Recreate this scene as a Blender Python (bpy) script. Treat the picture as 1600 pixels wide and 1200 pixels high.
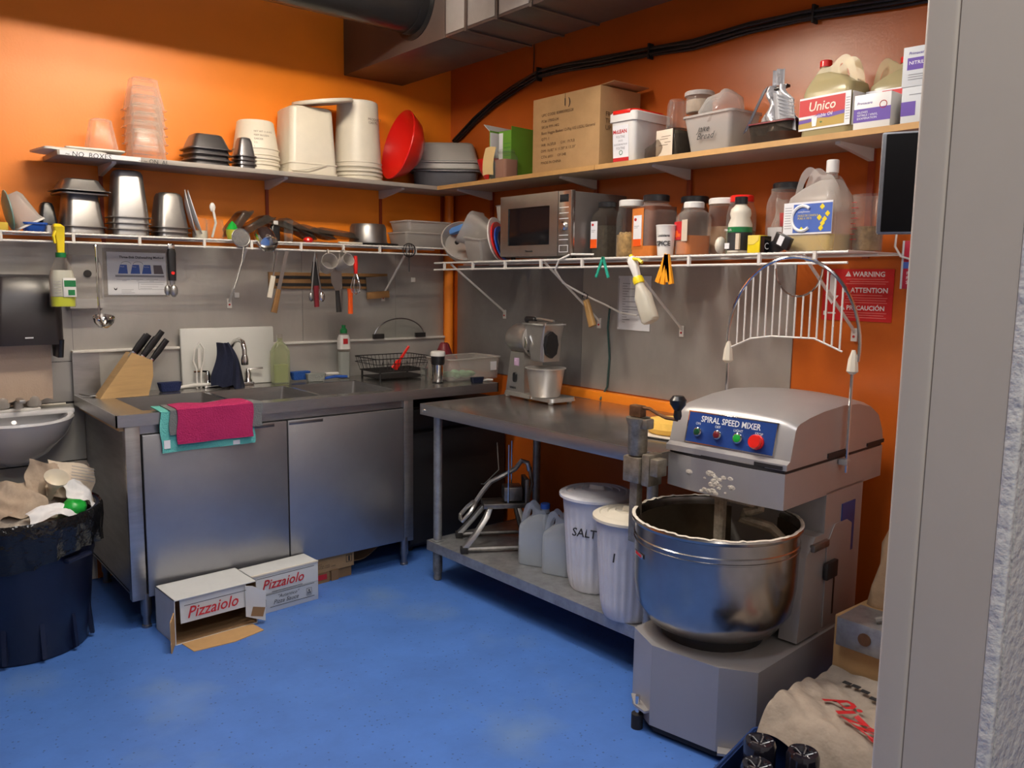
import bpy, bmesh, math, random
from mathutils import Vector, Matrix
random.seed(7)
PI = math.pi
S = bpy.context.scene
for o in list(bpy.data.objects):
    bpy.data.objects.remove(o)
COL = S.collection

# ---------------------------------------------------------------- camera, world, lights, exposure
cam_d = bpy.data.cameras.new('camera')
cam = bpy.data.objects.new('camera', cam_d)
COL.objects.link(cam)
cam_d.sensor_width = 36.0
cam_d.lens = 1295 * 36.0 / 1600
cam_d.clip_start = 0.05
yaw, pitch, roll = math.radians(39.4), math.radians(7.3), math.radians(0.8)
fw = Vector((math.sin(yaw) * math.cos(pitch), math.cos(yaw) * math.cos(pitch), -math.sin(pitch)))
rt = Vector((math.cos(yaw), -math.sin(yaw), 0))
up = rt.cross(fw)
r2 = rt * math.cos(roll) + up * math.sin(roll)
u2 = -rt * math.sin(roll) + up * math.cos(roll)
M = Matrix((r2, u2, -fw)).transposed().to_4x4()
M.translation = Vector((-3.02, -4.304, 1.49))
cam.matrix_world = M
S.camera = cam
S.view_settings.view_transform = 'Standard'
S.view_settings.look = 'None'
S.view_settings.gamma = 1
S.view_settings.use_curve_mapping = False
S.view_settings.exposure = 0.0
S.cycles.transparent_max_bounces = 40

W = bpy.data.worlds.new('world')
S.world = W
W.use_nodes = True
W.node_tree.nodes['Background'].inputs[0].default_value = (0.80, 0.86, 1.0, 1)
W.node_tree.nodes['Background'].inputs[1].default_value = 0.07

def area(name, loc, size, energy, col, rot=(0, 0, 0)):
    l = bpy.data.lights.new(name, 'AREA')
    l.shape = 'RECTANGLE'
    l.size, l.size_y = size
    l.energy = energy
    l.color = col
    o = bpy.data.objects.new(name, l)
    COL.objects.link(o)
    o.location = loc
    o.rotation_euler = rot
    return o
pl = bpy.data.lights.new('round_lamp_light', 'POINT')
pl.energy = 78; pl.color = (1.0, 0.93, 0.86); pl.shadow_soft_size = .11
plo = bpy.data.objects.new('round_lamp_light', pl); COL.objects.link(plo)
plo.location = (-1.50, -2.0, 3.03)
area('room_fill_light', (-2.15, -3.1, 3.12), (0.9, 0.5), 20, (0.96, 0.95, 1.0))  # unseen soft fill added for the room, has no fixture
area('jamb_fill_light', (-2.9, -4.9, 3.12), (1.2, 0.5), 38, (1.0, 0.95, 0.88))  # unseen fill added to brighten the jamb

# ---------------------------------------------------------------- materials
def mat(name, col, rough=.5, metal=0., var=0., vs=6., bump=0., bs=120., col2=None, stretch=(1, 1, 1), coat=0., sss=0., spec=.5, emit=0.):
    m = bpy.data.materials.new(name)
    m.use_nodes = True
    nt = m.node_tree
    b = nt.nodes['Principled BSDF']
    b.inputs['Base Color'].default_value = (*col, 1)
    b.inputs['Roughness'].default_value = rough
    b.inputs['Metallic'].default_value = metal
    b.inputs['Specular IOR Level'].default_value = spec
    b.inputs['Coat Weight'].default_value = coat
    if sss:
        b.inputs['Subsurface Weight'].default_value = sss
        b.inputs['Subsurface Radius'].default_value = (.02, .02, .02)
    if emit:
        b.inputs['Emission Color'].default_value = (*col, 1)
        b.inputs['Emission Strength'].default_value = emit
    if var or bump:
        tc = nt.nodes.new('ShaderNodeTexCoord')
        mp = nt.nodes.new('ShaderNodeMapping')
        mp.inputs['Scale'].default_value = stretch
        nt.links.new(tc.outputs['Object'], mp.inputs[0])
    if var:
        n = nt.nodes.new('ShaderNodeTexNoise')
        n.inputs['Scale'].default_value = vs
        n.inputs['Detail'].default_value = 6
        n.inputs['Roughness'].default_value = .65
        nt.links.new(mp.outputs[0], n.inputs['Vector'])
        r = nt.nodes.new('ShaderNodeValToRGB')
        r.color_ramp.elements[0].position = .32
        r.color_ramp.elements[1].position = .68
        c2 = col2 or tuple(c * (1 - var) for c in col)
        r.color_ramp.elements[0].color = (*c2, 1)
        r.color_ramp.elements[1].color = (*col, 1)
        nt.links.new(n.outputs[0], r.inputs[0])
        nt.links.new(r.outputs[0], b.inputs['Base Color'])
        mr = nt.nodes.new('ShaderNodeMapRange')
        mr.inputs[3].default_value = max(.02, rough * 1.2)
        mr.inputs[4].default_value = max(.02, rough * .85)
        nt.links.new(n.outputs[0], mr.inputs[0])
        nt.links.new(mr.outputs[0], b.inputs['Roughness'])
    if bump:
        n2 = nt.nodes.new('ShaderNodeTexNoise')
        n2.inputs['Scale'].default_value = bs
        n2.inputs['Detail'].default_value = 3
        nt.links.new(mp.outputs[0], n2.inputs['Vector'])
        bp = nt.nodes.new('ShaderNodeBump')
        bp.inputs['Strength'].default_value = bump
        bp.inputs['Distance'].default_value = .01
        nt.links.new(n2.outputs[0], bp.inputs['Height'])
        nt.links.new(bp.outputs[0], b.inputs['Normal'])
    return m

def clear(name, tint, fac=.25, body=(1, 1, 1), rough=.12, edge=.6):
    """thin see-through plastic or glass"""
    m = bpy.data.materials.new(name)
    m.use_nodes = True
    nt = m.node_tree
    out = nt.nodes['Material Output']
    b = nt.nodes['Principled BSDF']
    b.inputs['Base Color'].default_value = (*body, 1)
    b.inputs['Roughness'].default_value = rough
    t = nt.nodes.new('ShaderNodeBsdfTransparent')
    t.inputs[0].default_value = (*tint, 1)
    lw = nt.nodes.new('ShaderNodeLayerWeight')
    lw.inputs[0].default_value = .35
    mr = nt.nodes.new('ShaderNodeMapRange')
    mr.inputs[3].default_value = fac
    mr.inputs[4].default_value = edge
    nt.links.new(lw.outputs['Facing'], mr.inputs[0])
    mx = nt.nodes.new('ShaderNodeMixShader')
    nt.links.new(mr.outputs[0], mx.inputs[0])
    nt.links.new(t.outputs[0], mx.inputs[1])
    nt.links.new(b.outputs[0], mx.inputs[2])
    nt.links.new(mx.outputs[0], out.inputs[0])
    return m

m_orange = mat('orange_wall_paint', (.95, .26, .014), .42, var=.12, vs=1.5, bump=.05, bs=90)
m_floor = mat('blue_vinyl_floor', (.070, .185, .56), .40, var=.2, vs=4, bump=.02, bs=60)
m_steel = mat('brushed_stainless', (.47, .46, .46), .34, .9, var=.22, vs=5, bump=.015, bs=60, stretch=(1, 1, 6))
m_steelh = mat('worn_stainless_top', (.50, .48, .46), .24, .92, var=.28, vs=4)
m_door = mat('door_stainless', (.40, .40, .42), .36, .85, var=.15, vs=2.2, bump=.02, bs=25)
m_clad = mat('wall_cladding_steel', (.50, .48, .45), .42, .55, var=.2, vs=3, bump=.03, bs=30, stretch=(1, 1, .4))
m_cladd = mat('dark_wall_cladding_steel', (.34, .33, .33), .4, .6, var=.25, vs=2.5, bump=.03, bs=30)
m_chrome = mat('chrome', (.75, .74, .72), .10, 1.)
m_pan = mat('pan_steel', (.37, .355, .345), .36, .92, var=.12, vs=8)
m_pand = mat('dark_pan_steel', (.26, .25, .26), .3, .9, var=.15, vs=8)
m_alu = mat('cast_aluminium', (.52, .51, .49), .32, .85, var=.12, vs=14)
m_cutter = mat('grimy_cast_aluminium', (.30, .28, .26), .38, .85, var=.4, vs=20)
m_galv = mat('galvanised_steel', (.42, .43, .44), .42, .7, var=.35, vs=22)
m_dirty = mat('grimy_metal', (.42, .37, .29), .45, .7, var=.5, vs=30, bump=.1, bs=70)
m_mixer = mat('silver_grey_enamel', (.40, .385, .38), .36, .35, var=.06, vs=4)
m_bowl = mat('mixing_bowl_steel', (.46, .44, .425), .23, 1., var=.30, vs=4, bump=.01, bs=14)
m_flour = mat('dried_flour', (.70, .64, .54), .9, bump=.6, bs=90)
m_dough = mat('dough_caked_steel', (.56, .48, .36), .6, .3, var=.5, vs=30, bump=.3, bs=60)
m_white = mat('white_plastic', (.78, .76, .72), .35, var=.04, vs=8, sss=.1)
m_cream = mat('cream_plastic', (.76, .70, .58), .38, var=.08, vs=8, sss=.1)
m_bin = mat('white_bin_plastic', (.70, .70, .74), .42, var=.12, vs=9)
m_ceram = mat('white_ceramic', (.72, .72, .74), .12, coat=.6)
m_wire = mat('white_coated_wire', (.76, .73, .68), .35, var=.08, vs=30)
m_bracket = mat('white_bracket_paint', (.62, .60, .58), .4)
m_red = mat('red_plastic', (.78, .018, .012), .28, coat=.3)
m_dred = mat('dark_red', (.16, .008, .016), .4)
m_black = mat('black_plastic', (.012, .012, .014), .3)
m_blackm = mat('matt_black', (.014, .012, .012), .6)
m_navy = mat('navy_plastic', (.008, .012, .035), .36, var=.2, vs=5, bump=.03, bs=20)
m_navyc = mat('navy_cloth', (.006, .010, .035), .9, bump=.3, bs=160)
m_blue = mat('blue_plastic', (.02, .09, .42), .35)
m_lblue = mat('light_blue_plastic', (.12, .30, .70), .4)
m_gtub = mat('light_grey_tub', (.33, .31, .28), .42)
m_dtub = mat('dark_grey_tub', (.10, .10, .115), .36)
m_green = mat('green_card', (.13, .34, .03), .5)
m_gclip = mat('teal_plastic', (.02, .32, .22), .4)
m_dgreen = mat('dark_green_plastic', (.01, .18, .05), .35)
m_yellow = mat('yellow_plastic', (.86, .66, .02), .35)
m_orangep = mat('orange_clip_plastic', (.95, .38, .02), .4)
m_orangered = mat('orange_red_plastic', (.82, .10, .01), .35)
m_card = mat('brown_cardboard', (.50, .30, .13), .8, var=.12, vs=10, bump=.05, bs=80)
m_cardd = mat('dark_brown_cardboard', (.26, .15, .07), .85, var=.15, vs=8)
m_wbox = mat('white_printed_carton', (.60, .62, .63), .6, var=.06, vs=12)
m_paper = mat('white_paper', (.78, .78, .80), .6)
m_papery = mat('yellowed_paper', (.82, .60, .28), .7)
m_kraft = mat('kraft_paper', (.46, .30, .17), .8, var=.2, vs=12, bump=.6, bs=18)
m_kraftl = mat('pale_kraft_paper', (.48, .38, .29), .8, var=.25, vs=9, bump=.7, bs=16)
m_sackp = mat('dusty_sack_paper', (.42, .35, .28), .85, var=.3, vs=7, bump=.9, bs=20)
m_towelp = mat('brown_towel_paper', (.55, .42, .32), .85, bump=.15, bs=140)
m_wood = mat('pine_shelf_edge', (.60, .34, .12), .55, var=.25, vs=5, stretch=(1, 12, 1))
m_shelfw = mat('white_shelf_board', (.36, .32, .28), .5, var=.08, vs=4)
m_shelfb = mat('shelf_underside', (.42, .34, .25), .55, var=.1, vs=4)
m_block = mat('knife_block_wood', (.62, .40, .18), .5, var=.2, vs=5, stretch=(1, 1, 9))
m_bwood = mat('brown_wood', (.30, .15, .05), .5, var=.3, vs=8)
m_duct = mat('dark_brown_duct_paint', (.07, .048, .040), .38, var=.15, vs=5, bump=.04, bs=9)
m_pipe = mat('black_pipe_paint', (.012, .011, .011), .3, bump=.03, bs=20)
m_cable = mat('black_cable', (.016, .014, .014), .38)
m_track = mat('dark_orange_track', (.30, .04, .01), .4)
m_jamb = mat('off_white_jamb', (.58, .53, .46), .42, var=.05, vs=5)
m_jambw = mat('textured_white_wall', (.72, .72, .70), .6, bump=.5, bs=60)
m_room = mat('far_wall_paint', (.36, .31, .27), .6)
m_tile = mat('beige_wall_board', (.58, .55, .47), .4, var=.05, vs=5)
m_panelb = mat('blue_control_plate', (.015, .055, .24), .3, var=.15, vs=12)
m_mag = mat('magenta_cloth', (.44, .015, .11), .9, var=.12, vs=20, bump=.5, bs=170)
m_teal = mat('turquoise_cloth', (.13, .50, .45), .9, bump=.5, bs=170)
m_gcloth = mat('grey_cloth', (.16, .17, .17), .9, bump=.5, bs=170)
m_bag = mat('black_bin_bag', (.008, .008, .009), .10, bump=1., bs=22)
m_glass = clear('clear_glass', (.95, .96, .95), .03, (.55, .55, .53), .07, .28)
m_clearp = clear('clear_plastic', (.94, .92, .89), .05, (.70, .66, .61), .10, .38)
m_clearpan = clear('clear_pan_plastic', (.96, .94, .91), .05, (.95, .92, .88), .10, .55)
m_frost = clear('frosted_plastic', (.80, .77, .73), .42, (.66, .62, .58), .3, .8)
m_jug = clear('milky_jug_plastic', (.80, .83, .86), .45, (.55, .60, .66), .3, .9)
m_bagclear = clear('clear_film', (.92, .90, .88), .12, (.8, .78, .74), .12, .6)
m_smoke = clear('smoky_plastic', (.66, .62, .58), .12, (.16, .14, .12), .10, .5)
m_oil = mat('vegetable_oil', (.42, .32, .09), .2, coat=.4)
m_canola = mat('canola_oil', (.80, .56, .03), .2, coat=.4)
m_water = mat('cloudy_liquid', (.52, .56, .60), .2)
m_nuts = mat('tan_nuts', (.66, .38, .12), .6, var=.7, vs=26, bump=.6, bs=40)
m_paprika = mat('orange_spice', (.60, .17, .02), .8, var=.15, vs=20)
m_brownsp = mat('brown_spice', (.16, .045, .018), .7, var=.4, vs=20)
m_dspice = mat('dark_herb', (.07, .055, .03), .8, var=.5, vs=40)
m_pasta = mat('dry_pasta', (.42, .26, .10), .7, var=.6, vs=30, bump=.5, bs=50)
m_cardl = mat('tan_printed_label', (.66, .56, .44), .6)
m_ink = mat('black_ink', (.02, .02, .022), .6)
m_inkb = mat('brown_ink', (.10, .05, .02), .6)
m_inkr = mat('red_ink', (.50, .015, .02), .5)
m_inkw = mat('white_ink', (.85, .85, .85), .5)
m_inkg = mat('grey_ink', (.28, .28, .30), .6)
m_inkp = mat('purple_ink', (.11, .05, .33), .5)
m_inkblue = mat('blue_label_print', (.06, .13, .45), .5)
m_signr = mat('red_sign_vinyl', (.62, .018, .02), .4)
m_mesh = mat('steel_mesh', (.35, .34, .33), .4, .8, bump=.8, bs=300)
m_bread = mat('yellow_foam', (.85, .52, .10), .8, bump=.2, bs=60)
m_board = mat('white_cutting_board', (.66, .66, .63), .5, var=.05, vs=6)
m_liqg = mat('green_soap', (.34, .38, .14), .25)
m_ylw = mat('yellow_green_cleaner', (.66, .74, .03), .2)
m_grn = mat('green_gloves', (.30, .62, .36), .6, bump=.6, bs=60)
m_bgreen = mat('bright_green_plastic', (.01, .34, .04), .3)
m_screen = mat('dark_screen', (.006, .005, .005), .6, spec=.15)
m_lamp = mat('lamp_tube', (1.0, .88, .72), .5, emit=118)
m_dark = mat('black_glass', (.008, .008, .010), .08)
m_brass = mat('rusty_brown_metal', (.20, .10, .05), .5, .6, var=.4, vs=40)
m_teal2 = mat('pale_teal_plastic', (.16, .36, .34), .35)

# ---------------------------------------------------------------- geometry helpers
def rrect(hw, hd, r, n=4):
    r = max(min(r, hw - 1e-4, hd - 1e-4), 1e-4)
    p = []
    for cx, cy, a0 in ((hw - r, hd - r, 0), (-hw + r, hd - r, 90), (-hw + r, -hd + r, 180), (hw - r, -hd + r, 270)):
        for i in range(n + 1):
            a = math.radians(a0 + 90 * i / n)
            p.append((cx + r * math.cos(a), cy + r * math.sin(a)))
    return p

class MB:
    def __init__(s):
        s.bm = bmesh.new()
    def _x(s, vs, m):
        if m is not None:
            for v in vs:
                v.co = m @ v.co
    def box(s, x0, x1, y0, y1, z0, z1, m=None, bev=0):
        co = [(x, y, z) for x in (x0, x1) for y in (y0, y1) for z in (z0, z1)]
        vs = [s.bm.verts.new(c) for c in co]
        fs = [s.bm.faces.new([vs[i] for i in f]) for f in ((0, 1, 3, 2), (4, 6, 7, 5), (0, 4, 5, 1), (2, 3, 7, 6), (0, 2, 6, 4), (1, 5, 7, 3))]
        if bev:
            es = set(e for f in fs for e in f.edges)
            r = bmesh.ops.bevel(s.bm, geom=list(es), offset=bev, segments=2, affect='EDGES', profile=.5)
            vs = list(set(v for f in r['faces'] for v in f.verts) | set(v for v in vs if v.is_valid))
        s._x(vs, m)
        return s
    def rings(s, rs, cap0=True, cap1=True, m=None, close=False):
        R = [[s.bm.verts.new(c) for c in r] for r in rs]
        n = len(R[0])
        pairs = list(zip(R, R[1:]))
        if close:
            pairs.append((R[-1], R[0]))
        for a, b in pairs:
            for i in range(n):
                j = (i + 1) % n
                s.bm.faces.new((a[i], a[j], b[j], b[i]))
        if not close:
            if cap0:
                s.bm.faces.new(R[0][::-1])
            if cap1:
                s.bm.faces.new(R[-1])
        s._x([v for r in R for v in r], m)
        return s
    def loft(s, rs, m=None, cap0=True, cap1=True, n=4):
        """rs: (z, half w, half d, corner r[, cx, cy])"""
        out = []
        for q in rs:
            cx, cy = (q[4], q[5]) if len(q) > 4 else (0, 0)
            out.append([(cx + x, cy + y, q[0]) for x, y in rrect(q[1], q[2], q[3], n)])
        return s.rings(out, cap0, cap1, m)
    def lathe(s, prof, n=24, m=None, cap0=True, cap1=True, close=False):
        out = []
        for r, z in prof:
            r = max(r, 1e-4)
            out.append([(r * math.cos(2 * PI * i / n), r * math.sin(2 * PI * i / n), z) for i in range(n)])
        return s.rings(out, cap0, cap1, m, close)
    def cyl(s, r, z0, z1, n=16, m=None, r1=None):
        return s.lathe([(r, z0), (r if r1 is None else r1, z1)], n, m)
    def tube(s, pts, r, n=6, closed=False, m=None, r2=None):
        pts = [Vector(p) for p in pts]
        out = []
        L = len(pts)
        ref = None
        for i, p in enumerate(pts):
            if closed:
                t = pts[(i + 1) % L] - pts[i - 1]
            else:
                t = pts[min(i + 1, L - 1)] - pts[max(i - 1, 0)]
            t.normalize()
            if ref is None:
                ref = Vector((0, 0, 1)) if abs(t.z) < .9 else Vector((1, 0, 0))
            a = t.cross(ref)
            if a.length < 1e-5:
                a = t.cross(Vector((0, 1, .1)))
            a.normalize()
            b = a.cross(t).normalized()
            ref = b.copy()
            rr = r if r2 is None else r + (r2 - r) * i / (L - 1)
            out.append([p + (a * math.cos(2 * PI * k / n) + b * math.sin(2 * PI * k / n)) * rr for k in range(n)])
        return s.rings(out, m=m, close=closed)
    def prism(s, poly, z0, z1, m=None):
        return s.rings([[(x, y, z0) for x, y in poly], [(x, y, z1) for x, y in poly]], m=m)
    def sheet(s, f, nu, nv, th=0, m=None):
        g = [[s.bm.verts.new(f(i / nu, j / nv)) for j in range(nv + 1)] for i in range(nu + 1)]
        fs = []
        for i in range(nu):
            for j in range(nv):
                fs.append(s.bm.faces.new((g[i][j], g[i + 1][j], g[i + 1][j + 1], g[i][j + 1])))
        s._x([v for r in g for v in r], m)
        if th:
            bmesh.ops.recalc_face_normals(s.bm, faces=fs)
            bmesh.ops.solidify(s.bm, geom=fs, thickness=th)
        return s
    def ball(s, r, m=None, sc=(1, 1, 1), seg=16):
        q = bmesh.ops.create_uvsphere(s.bm, u_segments=seg, v_segments=max(6, seg // 2), radius=r)
        for v in q['verts']:
            v.co = Vector((v.co.x * sc[0], v.co.y * sc[1], v.co.z * sc[2]))
        s._x(q['verts'], m)
        return s

def TR(x, y, z):
    return Matrix.Translation((x, y, z))
def RX(d):
    return Matrix.Rotation(math.radians(d), 4, 'X')
def RY(d):
    return Matrix.Rotation(math.radians(d), 4, 'Y')
def RZ(d):
    return Matrix.Rotation(math.radians(d), 4, 'Z')

def finish(name, mb, m, smooth=True, ang=38):
    me = bpy.data.meshes.new(name)
    bm = mb.bm
    bmesh.ops.remove_doubles(bm, verts=bm.verts, dist=1e-6)
    bmesh.ops.recalc_face_normals(bm, faces=bm.faces)
    if smooth:
        for f in bm.faces:
            f.smooth = True
        for e in bm.edges:
            if len(e.link_faces) == 2:
                e.smooth = e.calc_face_angle(0) < math.radians(ang)
    bm.to_mesh(me)
    bm.free()
    me.materials.append(m)
    return me

def part(name, mb, m, parent=None, label=None, loc=None, smooth=True, ang=38):
    o = bpy.data.objects.new(name, finish(name, mb, m, smooth, ang))
    COL.objects.link(o)
    if parent:
        o.parent = parent
    if loc:
        o.location = loc
    if label:
        o['label'] = label
    return o

def tag(o, label, cat, group=None):
    o['label'] = label
    o['category'] = cat
    if group:
        o['group'] = group
    return o

def thing(name, label, cat, loc, rz=0, group=None, rx=0, ry=0):
    o = bpy.data.objects.new(name, None)
    o.empty_display_size = .05
    COL.objects.link(o)
    o.location = loc
    o.rotation_euler = (math.radians(rx), math.radians(ry), math.radians(rz))
    return tag(o, label, cat, group)

def solo(name, mb, m, label, cat, loc, rz=0, group=None, rx=0, ry=0, **k):
    o = part(name, mb, m, None, label, **k)
    o.location = loc
    o.rotation_euler = (math.radians(rx), math.radians(ry), math.radians(rz))
    return tag(o, label, cat, group)

def struct(name, mb, m, parent=None, **k):
    o = part(name, mb, m, parent, **k)
    if not parent:
        o['kind'] = 'structure'
    return o

def text(parent, s, size, loc, m, rot=(90, 0, 0), shear=0, name='lettering', align='LEFT', bold=0, sx=1, space=1):
    c = bpy.data.curves.new(name, 'FONT')
    c.body = s
    c.size = size
    c.shear = shear
    c.align_x = align
    c.offset = bold
    c.resolution_u = 2
    c.space_line = space
    t = bpy.data.objects.new('t', c)
    me = bpy.data.meshes.new_from_object(t)
    bpy.data.objects.remove(t)
    bpy.data.curves.remove(c)
    me.name = name
    me.materials.clear()
    me.materials.append(m)
    o = bpy.data.objects.new(name, me)
    COL.objects.link(o)
    o.parent = parent
    o.location = loc
    o.rotation_euler = [math.radians(a) for a in rot]
    o.scale = (sx, 1, 1)
    return o

def lines(parent, rows, m, y, th=.0012, name='printed_lines'):
    """rows of small print: (x0, x1, z) drawn as thin strips on a face at depth y"""
    mb = MB()
    for x0, x1, z in rows:
        mb.box(x0, x1, y - .0004, y, z - th, z + th)
    return part(name, mb, m, parent, smooth=False)

def BL(s, d, z):      # a place on the long right-hand wall: s along it from the corner, d out from it
    return (-d, -s, z)
zA = 1.657
def zB(s):
    return 1.566 + .011 * s

# ---------------------------------------------------------------- structure
def slab(name, x0, x1, y0, y1, z0, z1, m):
    return struct(name, MB().box(x0, x1, y0, y1, z0, z1), m, smooth=False)
# speckled floor
nt = m_floor.node_tree
bs_ = nt.nodes['Principled BSDF']
src = bs_.inputs['Base Color'].links[0].from_socket
tc = nt.nodes.new('ShaderNodeTexCoord')
vo = nt.nodes.new('ShaderNodeTexVoronoi'); vo.inputs['Scale'].default_value = 38
nt.links.new(tc.outputs['Object'], vo.inputs['Vector'])
rp = nt.nodes.new('ShaderNodeValToRGB')
rp.color_ramp.elements[0].position = .10; rp.color_ramp.elements[1].position = .16
rp.color_ramp.elements[0].color = (.45, .45, .45, 1); rp.color_ramp.elements[1].color = (1, 1, 1, 1)
nt.links.new(vo.outputs['Distance'], rp.inputs[0])
mx = nt.nodes.new('ShaderNodeMixRGB'); mx.blend_type = 'MULTIPLY'; mx.inputs[0].default_value = 1
nt.links.new(src, mx.inputs[1]); nt.links.new(rp.outputs[0], mx.inputs[2])
# worn dusty patches near the steel table
n3 = nt.nodes.new('ShaderNodeTexNoise'); n3.inputs['Scale'].default_value = 2.4; n3.inputs['Detail'].default_value = 8
nt.links.new(tc.outputs['Object'], n3.inputs['Vector'])
r3 = nt.nodes.new('ShaderNodeValToRGB')
r3.color_ramp.elements[0].position = .56; r3.color_ramp.elements[1].position = .80
r3.color_ramp.elements[0].color = (0, 0, 0, 1); r3.color_ramp.elements[1].color = (.55, .55, .55, 1)
nt.links.new(n3.outputs[0], r3.inputs[0])
mx2 = nt.nodes.new('ShaderNodeMixRGB'); mx2.inputs[2].default_value = (.20, .30, .42, 1)
nt.links.new(r3.outputs[0], mx2.inputs[0]); nt.links.new(mx.outputs[0], mx2.inputs[1])
nt.links.new(mx2.outputs[0], bs_.inputs['Base Color'])

slab('floor', -5.0, .12, -6.2, .12, -.1, 0, m_floor)
slab('ceiling', -5.0, .12, -6.2, .12, 3.2, 3.3, mat('ceiling_paint', (.30, .26, .22), .8))
slab('wall_back', -5.0, .12, 0, .12, 0, 3.2, m_orange)
slab('wall_right', 0, .12, -6.2, 0, 0, 3.2, mat('shade_darkened_orange', (.56, .12, .013), .32, var=.14, vs=1.5, bump=.05, bs=90))  # orange darkened to stand in for shade on this wall
slab('wall_left', -5.1, -5.0, -6.2, .12, 0, 3.2, m_room)
slab('wall_front', -5.1, .12, -6.3, -6.2, 0, 3.2, m_room)
# partition beside the camera with its jamb
slab('wall_partition', -1.975, 0, -3.955, -3.82, 0, 3.2, m_jambw)
slab('trim_1', -1.990, -1.975, -3.940, -3.855, 0, 3.2, m_jamb)       # jamb lining
tr = MB().loft([(0, .012, .020, .006), (3.2, .012, .020, .006)], TR(-1.979, -3.834, 0))
struct('trim_2', tr, m_jamb)
tr = MB().loft([(0, .006, .008, .004), (3.2, .006, .008, .004)], TR(-1.986, -3.948, 0))
struct('trim_3', tr, m_jambw)
# steel cladding on both walls
cl = bpy.data.objects.new('trim_4', None); COL.objects.link(cl); cl['kind'] = 'structure'
for x0, x1 in ((-3.2, -2.155), (-2.153, -1.0), (-.998, -.403), (-.401, -.055)):
    part('steel_panel', MB().box(x0, x1, -.007, -.0005, .93 if x0 > -2.2 else 1.075, 1.632), m_clad, cl, smooth=False)
for x0, x1 in ((-3.2, -2.36), (-2.357, -2.156)):
    part('steel_panel', MB().box(x0, x1, -.006, -.0005, .885, 1.072), m_clad, cl, smooth=False)
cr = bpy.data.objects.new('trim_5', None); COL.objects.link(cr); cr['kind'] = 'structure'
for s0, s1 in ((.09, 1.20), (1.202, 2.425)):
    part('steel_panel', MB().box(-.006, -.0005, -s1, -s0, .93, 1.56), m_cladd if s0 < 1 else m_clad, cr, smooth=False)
part('backing', MB().box(-3.2, -2.10, -.0045, -.0003, .004, 1.075), m_blackm, cl, smooth=False)
part('backing', MB().box(-3.2, -.055, -.0045, -.0003, .95, 1.63), m_pand, cl, smooth=False)
bl = bpy.data.objects.new('trim_6', None); COL.objects.link(bl); bl['kind'] = 'structure'
for z0, z1 in ((.004, .296), (.30, .598), (.604, .875)):
    part('wall_board', MB().box(-3.2, -2.10, -.012, -.0005, z0, z1), m_tile, bl, smooth=False)
cau = MB().tube([(-2.9 + .1 * i, -.014, .880 + .004 * math.sin(i * 1.7)) for i in range(8)], .006)
part('caulk_line', cau, m_cream, bl)
# backsplash curb painted orange behind the steel table
struct('trim_7', MB().box(-.045, -.0005, -2.45, -.80, .86, .925, bev=.004), m_orange)

# ceiling duct, round pipes, cables
d = thing('ventilation_duct', 'dark brown rectangular sheet metal air duct under the ceiling', 'duct', (-.535, 0, 2.592))
m_ductlit = mat('lamplit_duct_tone', (.30, .27, .25), .35, var=.2, vs=6)  # lighter tone paints lamplight onto the duct front
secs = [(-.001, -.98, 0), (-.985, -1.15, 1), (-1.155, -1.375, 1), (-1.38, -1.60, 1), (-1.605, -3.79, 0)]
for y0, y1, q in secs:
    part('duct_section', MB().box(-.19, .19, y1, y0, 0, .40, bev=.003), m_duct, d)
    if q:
        part('lit_face_plate', MB().box(-.194, -.190, y1 + .012, y0 - .012, .012, .40, bev=.001), m_ductlit, d, 'duct plate toned lighter to stand in for lamplight')
for y in (-1.152, -1.377, -1.602, -2.4):
    part('flange', MB().box(-.196, .196, y - .007, y + .007, -.006, .40), m_duct, d)
d = thing('round_pipe', 'thick black round duct running from the left into the brown duct', 'pipe', (-.725, -.72, 2.82))
part('pipe', MB().lathe([(.155, 0), (.155, 1.9)], 32, RY(-90)), m_pipe, d)
part('collar', MB().lathe([(.185, .0), (.185, .006), (.162, .01), (.162, .05), (.155, .05)], 32, RY(-90)), m_pipe, d)
d = thing('round_pipe', 'second black round duct meeting the brown duct right of the first', 'pipe', (-.725, -1.78, 2.84))
part('pipe', MB().lathe([(.12, 0), (.12, 1.2)], 32, RY(-90)), m_pipe, d)
part('collar', MB().lathe([(.145, .0), (.145, .006), (.126, .01), (.126, .05), (.12, .05)], 32, RY(-90)), m_pipe, d)
d = thing('cable_bundle', 'bundle of black cables sagging across the orange wall above the shelf', 'cable', (0, 0, 0))
cp = [(.06, 2.30), (.275, 2.405), (.45, 2.475), (.628, 2.522), (.831, 2.566), (1.05, 2.565), (1.317, 2.545), (1.6, 2.532), (1.865, 2.515), (2.15, 2.52), (2.393, 2.515), (2.773, 2.48), (3.2, 2.46), (3.79, 2.46)]
for k in range(5):
    pts = [(-.018 - .009 * (k % 2), -s, z + (k - 2) * .009 + .003 * math.sin(s * 9 + k * 2)) for s, z in cp]
    part('cable', MB().tube(pts, .0065), m_cable, d)
for s, z in ((.84, 2.566), (1.62, 2.532), (2.45, 2.51)):
    part('cable_tie', MB().box(-.036, -.001, -s - .004, -s + .004, z - .034, z + .034), m_blackm, d)
solo('hanging_wire', MB().tube([(0, 0, 0), (.002, -.003, .1), (0, 0, .27)], .003), m_cable, 'thin black wire hanging straight down the orange wall to the cable bundle', 'wire', (-.008, -.78, 2.56))
d = thing('ceiling_lamp', 'long two-tube fluorescent ceiling lamp hanging above the sink area', 'lamp', (-1.78, -1.45, 2.75))
part('housing', MB().box(-.54, .54, -.08, .08, .055, .10, bev=.006), m_white, d)
for y in (-.04, .04):
    part('tube', MB().cyl(.017, -.50, .50, 16, TR(0, y, .02) @ RY(90)), m_lamp, d)
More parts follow.
